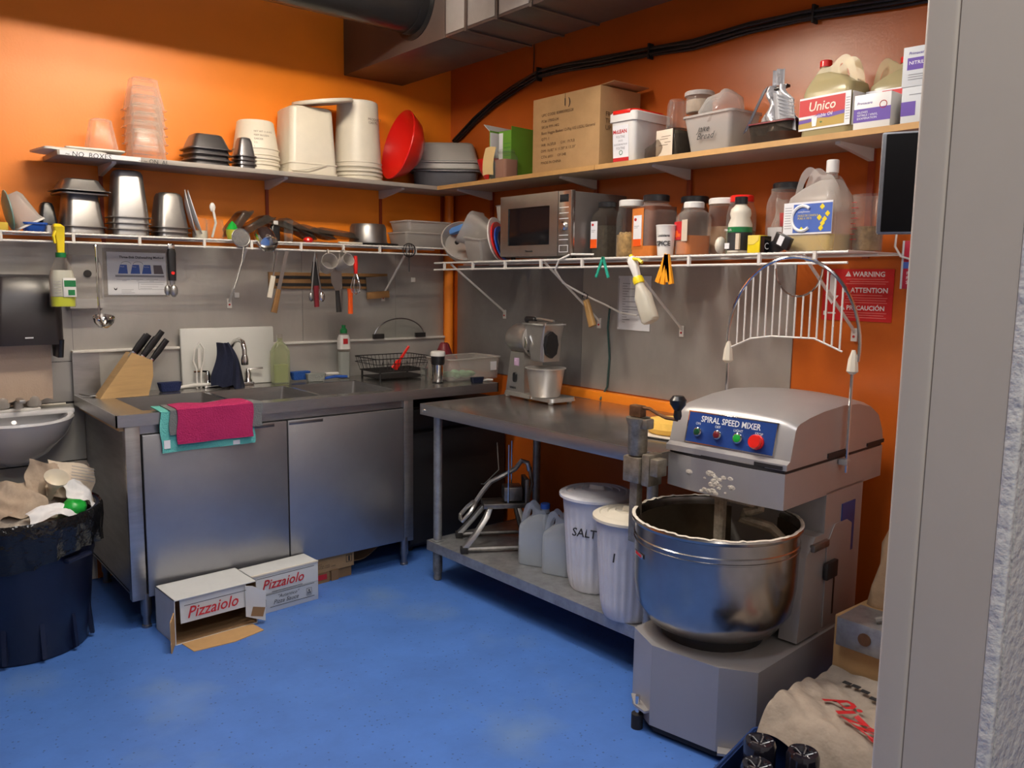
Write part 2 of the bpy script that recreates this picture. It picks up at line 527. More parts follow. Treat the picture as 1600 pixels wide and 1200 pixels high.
for x in (-.515, .515):
    part('tube_holder', MB().box(x - .015, x + .015, -.07, .07, -.005, .056, bev=.003), m_white, d)
for x in (-.4, .4):
    part('hanging_rod', MB().cyl(.004, .10, .448, 8, TR(x, 0, 0)), m_galv, d)
d = thing('round_ceiling_lamp', 'round ceiling lamp fixture beside the brown duct', 'lamp', (-1.50, -2.0, 3.15))
part('housing', MB().cyl(.16, .0, .048, 28), m_white, d)
part('diffuser', MB().lathe([(.13, -.012), (.145, 0)], 28), mat('lamp_diffuser', (1.0, .93, .86), .5, emit=6), d)
# painted pipe in the corner
solo('corner_pipe', MB().cyl(.028, 0, 1.98, 16), m_orange, 'orange-painted vertical pipe standing in the room corner', 'pipe', (-.04, -.045, 0))

# ---------------------------------------------------------------- upper shelves
d = thing('wall_shelf', 'long grey-white wooden shelf high on the sink wall with handwriting on its edge', 'shelf', (0, 0, 1.98))
part('board', MB().box(-2.235, -.02, -.30, -.002, 0, .022, bev=.002), m_shelfw, d)
text(d, '~ NO  BOXES', .030, (-2.205, -.301, -.001), m_ink, shear=.1)
text(d, '~ ~ ON  AL', .026, (-1.91, -.301, -.001), m_ink)
part('label_strip', MB().box(-2.225, -1.9, -.3008, -.300, .002, .021), m_paper, d)
bracket_mb = lambda L: MB().prism([(0, 0), (L, 0), (L, -.012), (.02, -.05), (0, -.05)], -.010, .010)
for x in (-2.0, -1.19, -.50):
    part('bracket', MB().prism([(0, 0), (-.25, 0), (-.25, -.010), (-.02, -.045), (0, -.045)], -.009, .009, TR(x, -.002, 0) @ RZ(90) @ RX(90)), m_bracket, d)
    part('wall_track', MB().box(x - .008, x + .008, -.012, -.001, -.36, .0), m_track, d, smooth=False)
part('wall_track', MB().box(-.075, -.06, -.012, -.001, -.36, .0), m_track, d, smooth=False)
d = thing('wall_shelf', 'long raw pine-edged shelf high on the right wall carrying cartons and oil jugs', 'shelf', BL(0, 0, 1.98), -90)
part('board', MB().box(.302, 1.56, -.30, -.002, 0, .020, bev=.002), m_shelfb, d)
part('board', MB().box(1.563, 3.3, -.30, -.002, 0, .020, bev=.002), m_shelfb, d)
part('edge_strip', MB().box(.302, 1.56, -.304, -.300, .0, .021), m_wood, d)
part('edge_strip', MB().box(1.563, 3.3, -.304, -.300, .0, .021), m_wood, d)
for x in (.43, 1.28, 1.868, 2.712):
    part('bracket', MB().prism([(0, 0), (-.25, 0), (-.25, -.010), (-.02, -.045), (0, -.045)], -.009, .009, TR(x, -.002, 0) @ RZ(90) @ RX(90)), m_bracket, d)
    part('wall_track', MB().box(x - .012, x + .012, -.012, -.001, -.40, .0), m_track, d, smooth=False)

# ---------------------------------------------------------------- wire shelves
def wire_shelf(label, loc, rz, x0, x1, depth, zf, drops, struts, mwire):
    d = thing('wire_shelf', label, 'shelf', loc, rz)
    sl = math.atan2(zf(x1) - zf(x0), x1 - x0)
    def rail(y, dz, r, xa=None, xb=None):
        a, b = xa or x0, xb or x1
        part('rail', MB().tube([(a, y, zf(a) + dz), (b, y, zf(b) + dz)], r, 8), mwire, d)
    rail(-depth, -.004, .0045)
    rail(-depth - .002, -.040, .0045)
    rail(-.012, -.004, .0035)
    rail(-depth * .5, -.008, .0035)
    n = int((x1 - x0) / .0254)
    first = None
    for i in range(n + 1):
        x = x0 + .004 + i * (x1 - x0 - .008) / n
        if first is None:
            first = part('wire', MB().tube([(0, -.008, 0), (0, -depth, 0)], .002, 5), mwire, d, loc=(x, 0, zf(x)))
        else:
            w = first.copy()
            COL.objects.link(w)
            w.location = (x, 0, zf(x))
    for x in drops:
        part('clip', MB().box(x - .006, x + .006, -depth - .007, -depth + .004, zf(x) - .044, zf(x) + .001), mwire, d)
    for x, zw in struts:
        z1 = zf(x) - .012
        L = MB().tube([(x, -depth + .01, z1), (x, -.03, zw + .03), (x, -.012, zw + .012)], .006, 8)
        L.box(x - .012, x + .012, -.014, -.008, zw - .022, zw + .028)
        part('brace', L, mwire, d)
        part('screw', MB().cyl(.005, -.002, .003, 8, TR(x, -.014, zw - .004) @ RX(90)), m_inkr, d)
    return d
wire_shelf('white wire shelf on the sink wall stacked with steel pans', (0, 0, 0), 0, -2.75, -.22, .30, lambda x: zA - .002,
           [-2.46, -2.19, -1.92, -1.63, -1.40, -1.14, -.90, -.68, -.45], [(-1.41, 1.335), (-.49, 1.365)], m_wire)
wire_shelf('white wire shelf on the right wall holding the microwave and jars', (0, 0, 0), -90, .42, 2.86, .40, lambda x: zB(x) - .002,
           [.52, .78, 1.05, 1.32, 1.60, 1.89, 2.20, 2.52, 2.74], [(.415 + .15, 1.278), (1.33, 1.265), (1.86, 1.255), (2.69, 1.29)], m_wire)

# ---------------------------------------------------------------- sink unit
d = thing('sink_cabinet', 'stainless steel three-compartment sink cabinet with two doors', 'sink', (0, 0, 0))
# body: counter runs x -2.17 .. -.22 ; cabinet -2.09 .. -.755
b = MB()
b.box(-2.125, -2.115, -.735, -.03, .155, .87); b.box(-.765, -.755, -.735, -.03, .155, .87)
b.box(-2.125, -.755, -.035, -.03, .145, .87); b.box(-2.125, -.755, -.735, -.03, .140, .148)
part('carcass', b, m_steel, d, smooth=False)
for x0, x1 in ((-2.133, -2.075), (-.81, -.755)):
    part('stile', MB().box(x0, x1, -.755, -.715, .128, .868, bev=.002), m_steel, d)
part('rail', MB().box(-2.075, -.81, -.742, -.715, .83, .868), m_steel, d, smooth=False)
for x0, x1, hx in ((-2.068, -1.440, -1.60), (-1.434, -.815, -1.36)):
    dr = part('door', MB().box(x0, x1, -.760, -.728, .136, .826, bev=.003), m_door, d)
    g = MB().box(hx - .07, hx + .10, -.7615, -.759, .806, .820, bev=.001)
    part('finger_pull', g, m_pand, dr)
for x in (-2.075, -.80):
    for y in (-.735, -.08):
        lg = MB().lathe([(.022, .15), (.022, .06), (.016, .045), (.016, .012), (.020, .010), (.020, 0)][::-1], 16, TR(x, y, 0))
        part('leg', lg, m_pand, d)
# worktop with three basins
zt = .914
holes = [(-2.035, -1.635), (-1.615, -1.215), (-1.195, -.800)]
ya, yb = -.66, -.225
t = MB()
t.box(-2.165, -2.035, -.765, -.03, zt - .003, zt)
t.box(-.800, -.215, -.765, -.03, zt - .003, zt)
t.box(-2.035, -.800, -.765, ya, zt - .003, zt)
t.box(-2.035, -.800, yb, -.03, zt - .003, zt)
for (a, b_), (c_, e_) in zip(holes, holes[1:]):
    t.box(b_, c_, ya, yb, zt - .004, zt - .002)
part('worktop', t, m_steelh, d, smooth=False)
t = MB()
t.box(-2.168, -.212, -.768, -.762, zt - .045, zt + .004)
t.box(-2.168, -2.162, -.768, -.03, zt - .045, zt + .004)
t.box(-.218, -.212, -.768, -.03, zt - .045, zt + .004)
part('rolled_edge', t, m_steel, d, smooth=False)
part('wooden_batten', MB().box(-2.150, -2.12, -.74, -.04, zt - .065, zt - .045), m_block, d, smooth=False)
for x0, x1 in holes:
    g = MB()
    cx, cy = (x0 + x1) / 2, (ya + yb) / 2
    hw, hd = (x1 - x0) / 2, (yb - ya) / 2
    g.loft([(zt - .002, hw, hd, .012, cx, cy), (zt - .28, hw - .012, hd - .012, .04, cx, cy), (zt - .29, hw - .05, hd - .05, .04, cx, cy)], cap0=False)
    part('basin', g, m_steel, d)
b = MB().box(-2.165, -.05, -.03, -.022, zt - .02, 1.115)
part('backsplash', b, mat('backsplash_steel', (.55, .54, .51), .38, .5, var=.15, vs=4), d, smooth=False)
part('backsplash_end', MB().box(-2.166, -2.05, -.034, -.03, zt, 1.112), m_steel, d, smooth=False)
part('backsplash_ledge', MB().box(-2.165, -.05, -.046, -.006, 1.113, 1.125, bev=.003), m_wire, d)

# faucet with cloth
fa = thing('faucet', 'chrome swing faucet with two lever handles behind the sinks', 'faucet', (-1.455, -.085, zt))
part('base_plate', MB().box(-.13, .13, -.028, .028, 0, .018, bev=.006), m_chrome, fa)
for x in (-.105, .105):
    v = part('valve', MB().lathe([(.024, .015), (.024, .022), (.016, .035), (.018, .06), (.012, .075), (.010, .085)], 16, TR(x, 0, 0)), m_chrome, fa)
    s_ = 1 if x > 0 else -1
    part('lever', MB().tube([(x, 0, .082), (x + s_ * .03, -.01, .086), (x + s_ * .075, -.015, .086)], .006, 8), m_chrome, v)
sp = [(0, 0, .01), (0, 0, .10), (.0, -.005, .16), (.01, -.02, .20), (.02, -.05, .235), (.03, -.085, .245), (.035, -.12, .235), (.037, -.135, .20), (.037, -.137, .165)]
part('spout', MB().tube(sp, .012, 10), m_chrome, fa)
part('aerator', MB().lathe([(.016, .12), (.018, .125), (.018, .15), (.013, .17)], 14, TR(.037, -.137, 0)), m_chrome, fa)
def clothf(u, v):
    w = .030 + .072 * v - .05 * max(0, v - .8)
    a = (u - .5) * 2
    x = -.045 + a * w + .03 * v + .012 * math.sin(v * 5)
    y = -.075 - .035 * math.cos(a * 2.2) - .03 * v - .008 * math.sin(a * 9 + v * 3)
    z = .232 - .215 * v - .10 * max(0, a) * (1 - max(0, a - .6)) * v * v + .006 * math.sin(u * 17) * v
    return (x, y, z)
def clothf2(u, v):
    w = .030 + .018 * v - .045 * max(0, v - .6)
    a = (u - .5) * 2
    return (-.01 + a * w + .04 * v, -.105 - .02 * math.cos(a * 4), .225 - .27 * v - .06 * v * v)
c = MB().sheet(clothf, 20, 18, .004)
solo('dish_cloth', c, m_navyc, 'navy blue cloth draped over the faucet spout', 'cloth', (-1.455, -.085, zt))
solo('cutting_board', MB().box(-.245, .245, -.010, .010, 0, .30, bev=.008), m_board, 'white plastic cutting board leaning behind the faucet', 'cutting board', (-1.435, -.060, zt + .001), rx=-3)

# cloths over sink front
def drape(w, h, y, k, back=.12):
    def f(u, v):
        L = back + h
        t_ = v * L
        x = (u - .5) * w
        if t_ < back:
            return (x, y + back - t_ + .004, .006 + .004 * math.sin(u * 9 + k) * (1 - t_ / back))
        q = t_ - back
        return (x + .004 * math.sin(q * 40 + k), y - .006 - .004 * math.sin(u * 8 + k) * (q / h), .004 - q)
    return f
for nm, w, h, x, y, m_, lb in (('towel', .40, .175, -1.80, -.772, m_teal, 'turquoise cloth hanging lowest over the sink front edge'),
                               ('towel', .40, .105, -1.765, -.780, m_gcloth, 'grey cloth between the magenta and turquoise cloths on the sink edge'),
                               ('towel', .325, .150, -1.775, -.788, m_mag, 'magenta terry cloth hanging on top over the sink front edge')):
    o = solo(nm, MB().sheet(drape(w, h, y, w * 20), 20, 24, .004), m_, lb, 'cloth', (x, 0, zt + .004 + (-.772 - y) * .5), rz=0)
tw = MB()
tw.box(-1.99, -1.965, -.7835, -.7815, .765, .80)
tw.box(-1.70, -1.67, -.7835, -.7815, .750, .768)
tq = [q for q in bpy.data.objects if q.get('label', '').startswith('turquoise cloth hanging')][0]
for v in tw.bm.verts:
    v.co -= Vector((-1.80, 0, zt + .004))
part('care_tag', tw, m_paper, tq)

# knife block
kb = thing('knife_block', 'slanted pale wooden knife block at the left end of the sink', 'knife block', (-1.945, -.165, zt), rz=3)
poly = [(-.155, 0), (.06, 0), (.085, .09), (.085, .165), (-.005, .205)]
part('block', MB().prism(poly, -.045, .045, RX(90)), m_block, kb)
for i, (x, y, L) in enumerate(((.000, -.026, .110), (.021, .020, .120), (.042, -.020, .115), (.060, .024, .160), (.084, -.026, .125))):
    z0 = .20 - (x + .005) * .45
    mt = TR(x, y, z0) @ RY(38)
    kn = thing('knife', ['leftmost black-handled knife in the wooden block', 'second black-handled knife from the left in the block', 'middle black-handled knife in the block',
                         'black-handled knife standing tallest out of the block', 'rightmost and lowest black-handled knife in the block'][i], 'knife', (0, 0, 0), group='knives in the wooden block')
    kn.matrix_world = TR(-1.945, -.165, zt) @ RZ(3) @ mt
    part('handle', MB().loft([(.012, .011, .008, .005), (L * .5, .0145, .010, .006), (L, .013, .010, .006)]), m_black, kn)
    part('bolster', MB().loft([(-.02, .010, .004, .002), (.012, .011, .007, .003)]), m_chrome, kn)

# dish brushes and bottles on the sink deck
def brush(label, loc, rz, mh, mbz, L=.22):
    b = thing('dish_brush', label, 'brush', loc, rz)
    part('handle', MB().tube([(0, 0, .014), (L * .5, 0, .022), (L, 0, .018)], .008, 8), mh, b)
    part('bristles', MB().loft([(.002, .045, .020, .01), (.045, .055, .026, .012)], TR(-.04, 0, 0)), mbz, b)
    return b
brush('navy dish brush with white handle beside the knife block', (-1.72, -.12, zt), 5, m_white, mat('navy_bristle', (.008, .02, .10), .8, bump=.8, bs=200), .17)
brush('blue bristled dish brush lying right of the soap bottle', (-1.03, -.11, zt + .01), 5, m_white, mat('blue_bristle', (.01, .08, .36), .8, bump=.8, bs=200), .20)
brush('second blue and white brush leaning by the backsplash', (-.96, -.16, zt), -8, m_blue, mat('pale_bristle', (.30, .32, .30), .8, bump=.8, bs=200), .14)
solo('tape_roll_brush', MB().tube([(-.02, 0, .0), (-.02, 0, .10), (-.035, 0, .14), (-.025, 0, .20), (0, 0, .23), (.02, 0, .20), (.02, 0, .14), (.005, 0, .10), (.0, 0, 0)], .005, 8).box(-.012, .002, -.004, .004, .1, .2), m_white,
     'white loop-headed scrubber standing left of the faucet', 'brush', (-1.60, -.10, zt + .001))
bt = thing('soap_bottle', 'clear bottle of pale green soap beside the cutting board', 'bottle', (-1.185, -.12, zt))
part('body', MB().loft([(0, .044, .028, .02), (.01, .048, .030, .02), (.17, .050, .030, .02), (.20, .036, .024, .02), (.225, .014, .014, .013), (.24, .014, .014, .013)]), clear('soap_bottle_plastic', (.80, .84, .62), .25, (.62, .66, .48), .15, .8), bt)
part('cap', MB().cyl(.014, .238, .262, 14), m_clearp, bt)
part('liquid', MB().loft([(.006, .042, .024, .016), (.10, .044, .025, .016)]), m_liqg, bt)
bt = thing('dish_soap_bottle', 'tall white and green capped dish soap bottle by the backsplash', 'bottle', (-.80, -.105, zt))
part('body', MB().loft([(0, .030, .022, .015), (.22, .034, .024, .016), (.245, .026, .02, .016), (.26, .012, .012, .011)]), m_clearp, bt)
part('upper_body', MB().loft([(.165, .0345, .0245, .016), (.22, .0345, .0245, .016), (.246, .0265, .0205, .016)]), m_white, bt)
part('liquid', MB().loft([(.004, .029, .021, .014), (.15, .032, .023, .014)]), mat('pale_liquid', (.34, .38, .38), .2), bt)
part('cap', MB().lathe([(.020, .255), (.020, .275), (.010, .285), (.012, .30)], 14), m_dgreen, bt)
part('badge', MB().box(-.016, .012, -.026, -.0245, .195, .225), m_inkr, bt)

# dish rack, tumbler, cup, tub, red bag, scrubber
rk = thing('dish_rack', 'black wire dish rack at the right end of the sink counter', 'dish rack', (-.56, -.25, zt))
b = MB()
def loop(hw, hd, z, r=.003):
    b.tube([(x, y, z) for x, y in rrect(hw, hd, .02, 3)], r, 5, closed=True)
loop(.185, .13, .125); loop(.165, .11, .05); loop(.185, .13, .095, .002)
for i in range(15):
    x = -.175 + i * .025
    b.tube([(x, -.13, .125), (x * .9, -.11, .05), (x * .9, .11, .05), (x, .13, .125)], .0016, 4)
for i in range(9):
    y = -.11 + i * .0275
    b.tube([(-.185, y, .125), (-.165, y * .85, .05), (.165, y * .85, .05), (.185, y, .125)], .0016, 4)
part('basket', b, m_blackm, rk)
for i in range(6):
    x = -.12 + i * .04
    part('plate_prong', MB().tube([(x, -.06, .05), (x + .008, -.06, .10), (x + .016, -.06, .05)], .002, 4), m_blackm, rk)
for x in (-.15, .15):
    for y in (-.10, .10):
        part('foot', MB().cyl(.006, 0, .05, 8, TR(x, y, 0)), m_blackm, rk)
part('drip_tray', MB().loft([(.010, .15, .10, .03), (.012, .155, .105, .03), (.016, .16, .11, .03)]), m_blackm, rk)
solo('red_spatula', MB().loft([(0, .022, .006, .005), (.05, .018, .005, .004), (.06, .008, .006, .004), (.16, .007, .006, .004)]), m_red, 'small red plastic scraper standing in the dish rack', 'spatula', (-.58, -.28, zt + .055), ry=38)
solo('drinking_glass', MB().lathe([(.028, 0), (.034, .085), (.032, .085), (.026, .006)], 20, cap0=True, cap1=True), m_glass, 'small clear glass standing between dish rack and travel mug', 'glass', (-.47, -.44, zt + .001))
tm = thing('travel_mug', 'black and steel travel mug with a white lid', 'mug', (-.475, -.565, zt))
part('body', MB().lathe([(.026, 0), (.030, .01), (.030, .03), (.034, .11)], 24), m_chrome, tm)
part('grip', MB().lathe([(.0345, .10), (.037, .108), (.038, .145), (.038, .15)], 24), m_black, tm)
part('base_ring', MB().cyl(.0305, 0, .006, 24), m_black, tm)
part('lid', MB().lathe([(.040, .148), (.041, .165), (.038, .172), (.030, .175)], 24), m_white, tm)
def opentub(w, dp, h, th=.003, taper=.012, r=.02, rim=.006, z0=0):
    hw, hd = w / 2, dp / 2
    return MB().loft([(z0, hw - taper - .004, hd - taper - .004, r), (z0 + .005, hw - taper, hd - taper, r), (z0 + h - .008, hw - rim, hd - rim, r), (z0 + h - .008, hw, hd, r + rim), (z0 + h, hw, hd, r + rim),
                      (z0 + h, hw - rim - th, hd - rim - th, r), (z0 + .008, hw - taper - th, hd - taper - th, r)])
tb = thing('storage_tub', 'clear plastic tub of green rubber gloves at the counter end', 'tub', (-.235, -.47, zt), rz=4)
part('body', opentub(.37, .25, .125), clear('tub_plastic', (.92, .90, .88), .14, (.80, .76, .72), .15, .6), tb)
part('rim', MB().tube([(x, y, .124) for x, y in rrect(.186, .126, .026, 4)], .004, 6, closed=True), m_frost, tb)
part('label_sticker', MB().box(.10, .145, -.1235, -.1225, .05, .10), m_paper, tb)
gl = MB()
for i in range(9):
    a = i * .7
    gl.ball(.03, TR(-.06 + .07 * math.cos(a), -.03 + .045 * math.sin(a), .026 + .003 * (i % 3)) @ RZ(i * 40), (1.4, .8, .6), 10)
o = solo('rubber_gloves', gl, m_grn, 'crumpled pale green rubber gloves inside the clear tub', 'gloves', (-.235, -.47, zt + .002))
rb = MB()
rb.lathe([(.10, 0), (.11, .02), (.085, .07), (.045, .12), (.03, .17), (.02, .18)], 14)
for v in rb.bm.verts:
    v.co.x *= 1 + .15 * math.sin(v.co.z * 60 + v.co.y * 30); v.co.y *= 1 + .12 * math.sin(v.co.z * 45 + v.co.x * 40)
solo('red_bag', rb, m_dred, 'crumpled red plastic bag heaped in the counter corner', 'bag', (-.16, -.17, zt + .002))
brush('navy and white scrubbing brush at the end of the steel counter', (-.27, -.69, zt), -10, m_white, m_navy, .10).scale = (.7, .7, .7)
solo('teaspoon', MB().tube([(0, 0, .004), (.05, .0, .006), (.09, .0, .01)], .003, 6).ball(.014, TR(0, 0, .005), (1.5, 1, .3), 10), m_chrome, 'small steel spoon lying on the left end of the sink deck', 'spoon', (-2.105, -.14, zt), rz=120)
# glass lid behind backsplash ledge
gl = thing('glass_pot_cover', 'round glass lid half hidden behind the backsplash ledge', 'lid', (-.40, -.05, 1.126))
pts = [(.175 * math.cos(a), 0, .115 * math.sin(a)) for a in [PI * i / 24 for i in range(25)]]
part('rim', MB().tube(pts, .004, 6), m_pand, gl)
part('pane', MB().prism([(p[0], p[2]) for p in pts], -.001, .001, RX(90)), m_glass, gl)
for x in (-.145, .145):
    part('foot', MB().box(x - .035, x + .035, -.008, .008, 0, .026), m_blackm, gl)

# ---------------------------------------------------------------- left: hand sink, dispensers, waste bin
hs = thing('hand_sink', 'white ceramic hand sink on the wall left of the steel sink', 'sink', (-2.43, 0, .64))
o_ = []
def half(hw, dp, z, y0=-.002):
    return [(x * hw, y0 - dp * y, z) for x, y in [(math.cos(a), abs(math.sin(a)) ** .8) for a in [PI * i / 20 for i in range(21)]]]
b = MB().rings([half(.08, .18, 0), half(.15, .28, .05), half(.22, .36, .13), half(.245, .39, .19), half(.25, .40, .205), half(.245, .395, .215), half(.22, .36, .212, -.02), half(.20, .32, .18, -.04), half(.12, .22, .10, -.06)])
part('basin', b, m_ceram, hs)
part('rear_deck', MB().box(-.25, .25, -.11, -.014, .205, .228, bev=.008), m_ceram, hs)
part('overflow_hole', MB().cyl(.010, -.002, .002, 12, TR(.0, -.125, .185) @ RX(60)), m_pand, hs)
fa = thing('hand_sink_faucet', 'small faucet with two clear knobs on the hand sink', 'faucet', (-2.40, -.07, .868))
part('base', MB().box(-.085, .085, -.022, .022, 0, .012, bev=.004), m_white, fa)
part('spout', MB().loft([(.01, .02, .02, .01), (.05, .014, .018, .008), (.07, .014, .02, .008)]).box(-.013, .013, -.11, -.01, .045, .062, bev=.004), m_alu, fa)
for x in (-.062, .062):
    part('knob', MB().lathe([(.012, .01), (.030, .02), (.032, .055), (.024, .068)], 10, TR(x, 0, 0)), m_frost, fa)
dp = thing('paper_towel_dispenser', 'dark brown paper towel dispenser above the hand sink', 'dispenser', (-2.36, -.004, 1.13))
part('housing', MB().loft([(0.04, .135, .10, .03, 0, -.10), (.25, .135, .105, .04, 0, -.105), (.335, .13, .08, .05, 0, -.08), (.345, .11, .06, .05, 0, -.06)]), mat('brown_black_plastic', (.030, .024, .026), .3, var=.2, vs=6), dp)
part('side_cheek', MB().loft([(-.02, .012, .06, .01, .118, -.13), (.06, .012, .09, .01, .122, -.115)]), m_black, dp)
part('badge', MB().box(-.02, .012, -.2065, -.205, .07, .076), m_inkw, dp)
pt = solo('paper_towel', MB().sheet(lambda u, v: (-.12 + .215 * u, -.115 + .02 * v + .004 * math.sin(v * 7), .06 - .275 * v + .006 * math.sin(u * 23) * v), 16, 16, .001), m_towelp, 'brown paper towel hanging from the dispenser', 'paper', (-2.36, 0, 1.13))
cd = thing('soap_dispenser', 'clear wall-mounted holder behind the green spray bottle', 'dispenser', (-2.105, -.006, 1.312))
part('body', MB().loft([(0, .066, .04, .02, 0, -.04), (.01, .07, .045, .02, 0, -.045), (.20, .073, .045, .02, 0, -.045), (.255, .066, .035, .025, 0, -.035)]), m_frost, cd)
part('lower_band', MB().box(-.071, .071, -.0925, -.002, .012, .055), m_clad, cd)
part('button', MB().cyl(.017, 0, .006, 16, TR(.008, -.091, .17) @ RX(90)), m_blackm, cd)
po = thing('wash_poster', 'laminated three-sink dishwashing instruction sheet on the steel wall', 'poster', (-1.862, -.009, 1.372))
part('laminate', MB().box(-.148, .148, -.001, .0, 0, .232), m_bagclear, po, smooth=False)
part('sheet', MB().box(-.130, .140, -.003, -.0012, .010, .215), m_paper, po, smooth=False)
text(po, 'Three-Sink Dishwashing Method', .0155, (-.075, -.0035, .186), m_ink, bold=.0004)
for i, x in enumerate((-.078, -.022, .030)):
    q = MB().prism([(x - .004, .112), (x + .040, .112), (x + .036, .155), (x + .006, .155)], .0032, .0036, RX(90))
    part('sink_picture', q, m_inkblue, po, smooth=False)
    text(po, ('Wash', 'Rinse', 'Sanitize')[i], .008, (x + .006, -.0039, .143), m_inkw)
part('drainboard_picture', MB().prism([(.082, .112), (.128, .112), (.118, .155), (.080, .155)], .0032, .0036, RX(90)), mat('grey_print', (.16, .13, .14), .6), po, smooth=False)
part('drainboard_edge', MB().box(-.095, .130, -.0036, -.0031, .096, .106), m_inkg, po, smooth=False)
for x in (-.045, .01):
    pts = [(x + .022 * math.cos(a), -.0036, .158 + .012 * math.sin(a)) for a in [PI * i / 8 for i in range(9)]]
    part('arrow', MB().tube(pts, .0007, 4), m_ink, po)
lines(po, [(-.09, -.03, .085), (-.025, .03, .085), (.045, .10, .085), (-.065, -.045, .078), (.0, .012, .078), (.06, .08, .078), (.02, .125, .062), (.015, .10, .050), (.015, .07, .042), (-.07, -.015, .035), (-.07, -.025, .028), (-.07, -.01, .021)], m_inkg, -.0032, .0007)
part('emblem', MB().prism([(-.105, .046), (-.096, .038), (-.088, .046), (-.090, .036), (-.096, .032), (-.102, .036)], .0032, .0036, RX(90)), m_ink, po, smooth=False)
b = MB()
for x0, x1, z0, z1 in ((.008, .132, .070, .0712), (.008, .132, .036, .0372), (.008, .0092, .036, .071)):
    b.box(x0, x1, -.0036, -.0031, z0, z1)
part('text_frame', b, m_inkg, po, smooth=False)

# waste bin
wb = thing('waste_bin', 'large round navy waste bin with black liner beside the sink', 'bin', (-2.505, -.60, 0))
wb.scale = (1, 1, .845)
part('body', MB().lathe([(.225, 0), (.232, .01), (.262, .42), (.268, .44), (.268, .50), (.275, .52), (.282, .63), (.292, .64), (.292, .66), (.28, .66), (.22, .02)], 48), m_navy, wb)
for k in range(12):
    a = k * PI / 6 + .1
    part('rib', MB().box(-.008, .008, -.012, .004, .02, .42, RZ(math.degrees(a)) @ TR(0, -.245, 0) @ RX(-4)), m_navy, wb)
hd = MB().box(-.06, .06, -.03, .0, .45, .47, RZ(35) @ TR(0, -.268, 0), bev=.006)
part('handle', hd, m_navy, wb)
b = MB()
n = 72
rs = []
for r, z, am in ((.27, .60, 0), (.288, .655, .002), (.298, .668, .004), (.303, .655, .006), (.302, .60, .009), (.297, .54, .012), (.293, .50, .016)):
    ring = []
    for i in range(n):
        a = 2 * PI * i / n
        q = r + am * math.sin(a * 23) * .6 + am * .4 * math.sin(a * 41 + z * 20)
        zz = z - (.05 * (math.sin(a * 3 + 1) * .5 + .5) * (.60 - z) / .1 if z < .6 else 0)
        ring.append((q * math.cos(a), q * math.sin(a), zz))
    rs.append(ring)
b.rings(rs, False, False)
part('liner', b, m_bag, wb, ang=60)

# rubbish
def crumple(name, w, h, m_, label, loc, rot, amp=.02, k=1, cat='rubbish', th=.001, n=12, bow=.03):
    def f(u, v):
        return ((u - .5) * w + amp * .5 * math.sin(v * 9 + k), amp * (math.sin(u * 7 + k) * math.cos(v * 6 + 2 * k) + .6 * math.sin(u * 15 + v * 11 + k)) - bow * math.cos((u - .5) * PI), (v - .5) * h + amp * .5 * math.sin(u * 11 + k))
    return solo(name, MB().sheet(f, n, n, th), m_, label, cat, loc, rx=rot[0], ry=rot[1], rz=rot[2], ang=70)
cx, cy = -2.505, -.60
g = MB().lathe([(.05, -.02), (.26, -.02), (.24, .04), (.14, .075), (.03, .09)], 24)
for v in g.bm.verts:
    v.co.z += .016 * math.sin(v.co.x * 38) * math.cos(v.co.y * 31); v.co.x += .006 * math.sin(v.co.y * 60)
solo('rubbish_heap', g, mat('crinkled_pale_film', (.46, .40, .34), .3, var=.4, vs=9, bump=.8, bs=30), 'pale crinkled plastic film filling the top of the waste bin', 'rubbish', (cx, cy, .60), ang=70)
crumple('paper_bag', .17, .15, m_kraftl, 'pinkish brown paper bag standing highest in the waste bin', (cx + .11, cy + .02, .75), (-10, 20, 20), .012, 1)
g = MB().lathe([(.012, -.09), (.016, -.03), (.028, .0), (.042, .02), (.046, .035), (.042, .03), (.03, .012), (.01, -.01)], 18)
solo('paper_cone', g, m_cream, 'twisted cream paper cone in the middle of the rubbish', 'rubbish', (cx + .125, cy - .07, .76), rx=35, ry=10, ang=70)
c = crumple('paper_sack', .20, .15, m_cardl, 'printed flour sack panel with black digits in the waste bin', (cx + .20, cy + .02, .735), (-25, 20, 15), .008, 2, bow=.03)
text(c, '348', .034, (-.03, -.037, -.012), m_ink, rot=(90, 50, 0), bold=.0006)
for i in range(5):
    pass
lines(c, [(-.03, .07, .05 - i * .013) for i in range(5)], m_inkg, -.052, .0012)
crumple('paper_sheet', .13, .11, m_paper, 'white crumpled paper at the right side of the waste bin', (cx + .215, cy - .04, .69), (-45, 20, 30), .010, 3)
crumple('paper_sheet', .20, .07, m_paper, 'white wrapper with blue edging at the front of the waste bin', (cx + .10, cy - .20, .665), (-60, 5, 15), .010, 4)
crumple('paper_bag', .22, .18, m_kraftl, 'big brown paper bag lying at the left of the waste bin', (cx - .03, cy - .09, .70), (-55, -10, 0), .018, 5)
g = MB().ball(.045, None, (1.1, 1, .8), 12)
for v in g.bm.verts:
    v.co *= 1 + .18 * math.sin(v.co.x * 120) * math.cos(v.co.z * 90)
solo('green_plastic_scrap', g, m_bgreen, 'bright green crumpled plastic at the front right of the waste bin', 'rubbish', (cx + .17, cy - .17, .675), ang=60)
bt = thing('plastic_bottle', 'crushed clear drink bottle with a red band in the waste bin', 'bottle', (cx + .24, cy + .14, .63), ry=10)
part('body', MB().lathe([(.02, 0), (.034, .03), (.030, .06), (.036, .09), (.030, .12), (.034, .15), (.02, .165)], 14), m_clearp, bt)
part('label_band', MB().cyl(.0345, .035, .06, 14), m_red, bt)

for q in bpy.data.objects:
    if q.get('category') == 'rubbish' or q.get('label', '').startswith('crushed clear drink bottle'):
        q.location.z -= .105
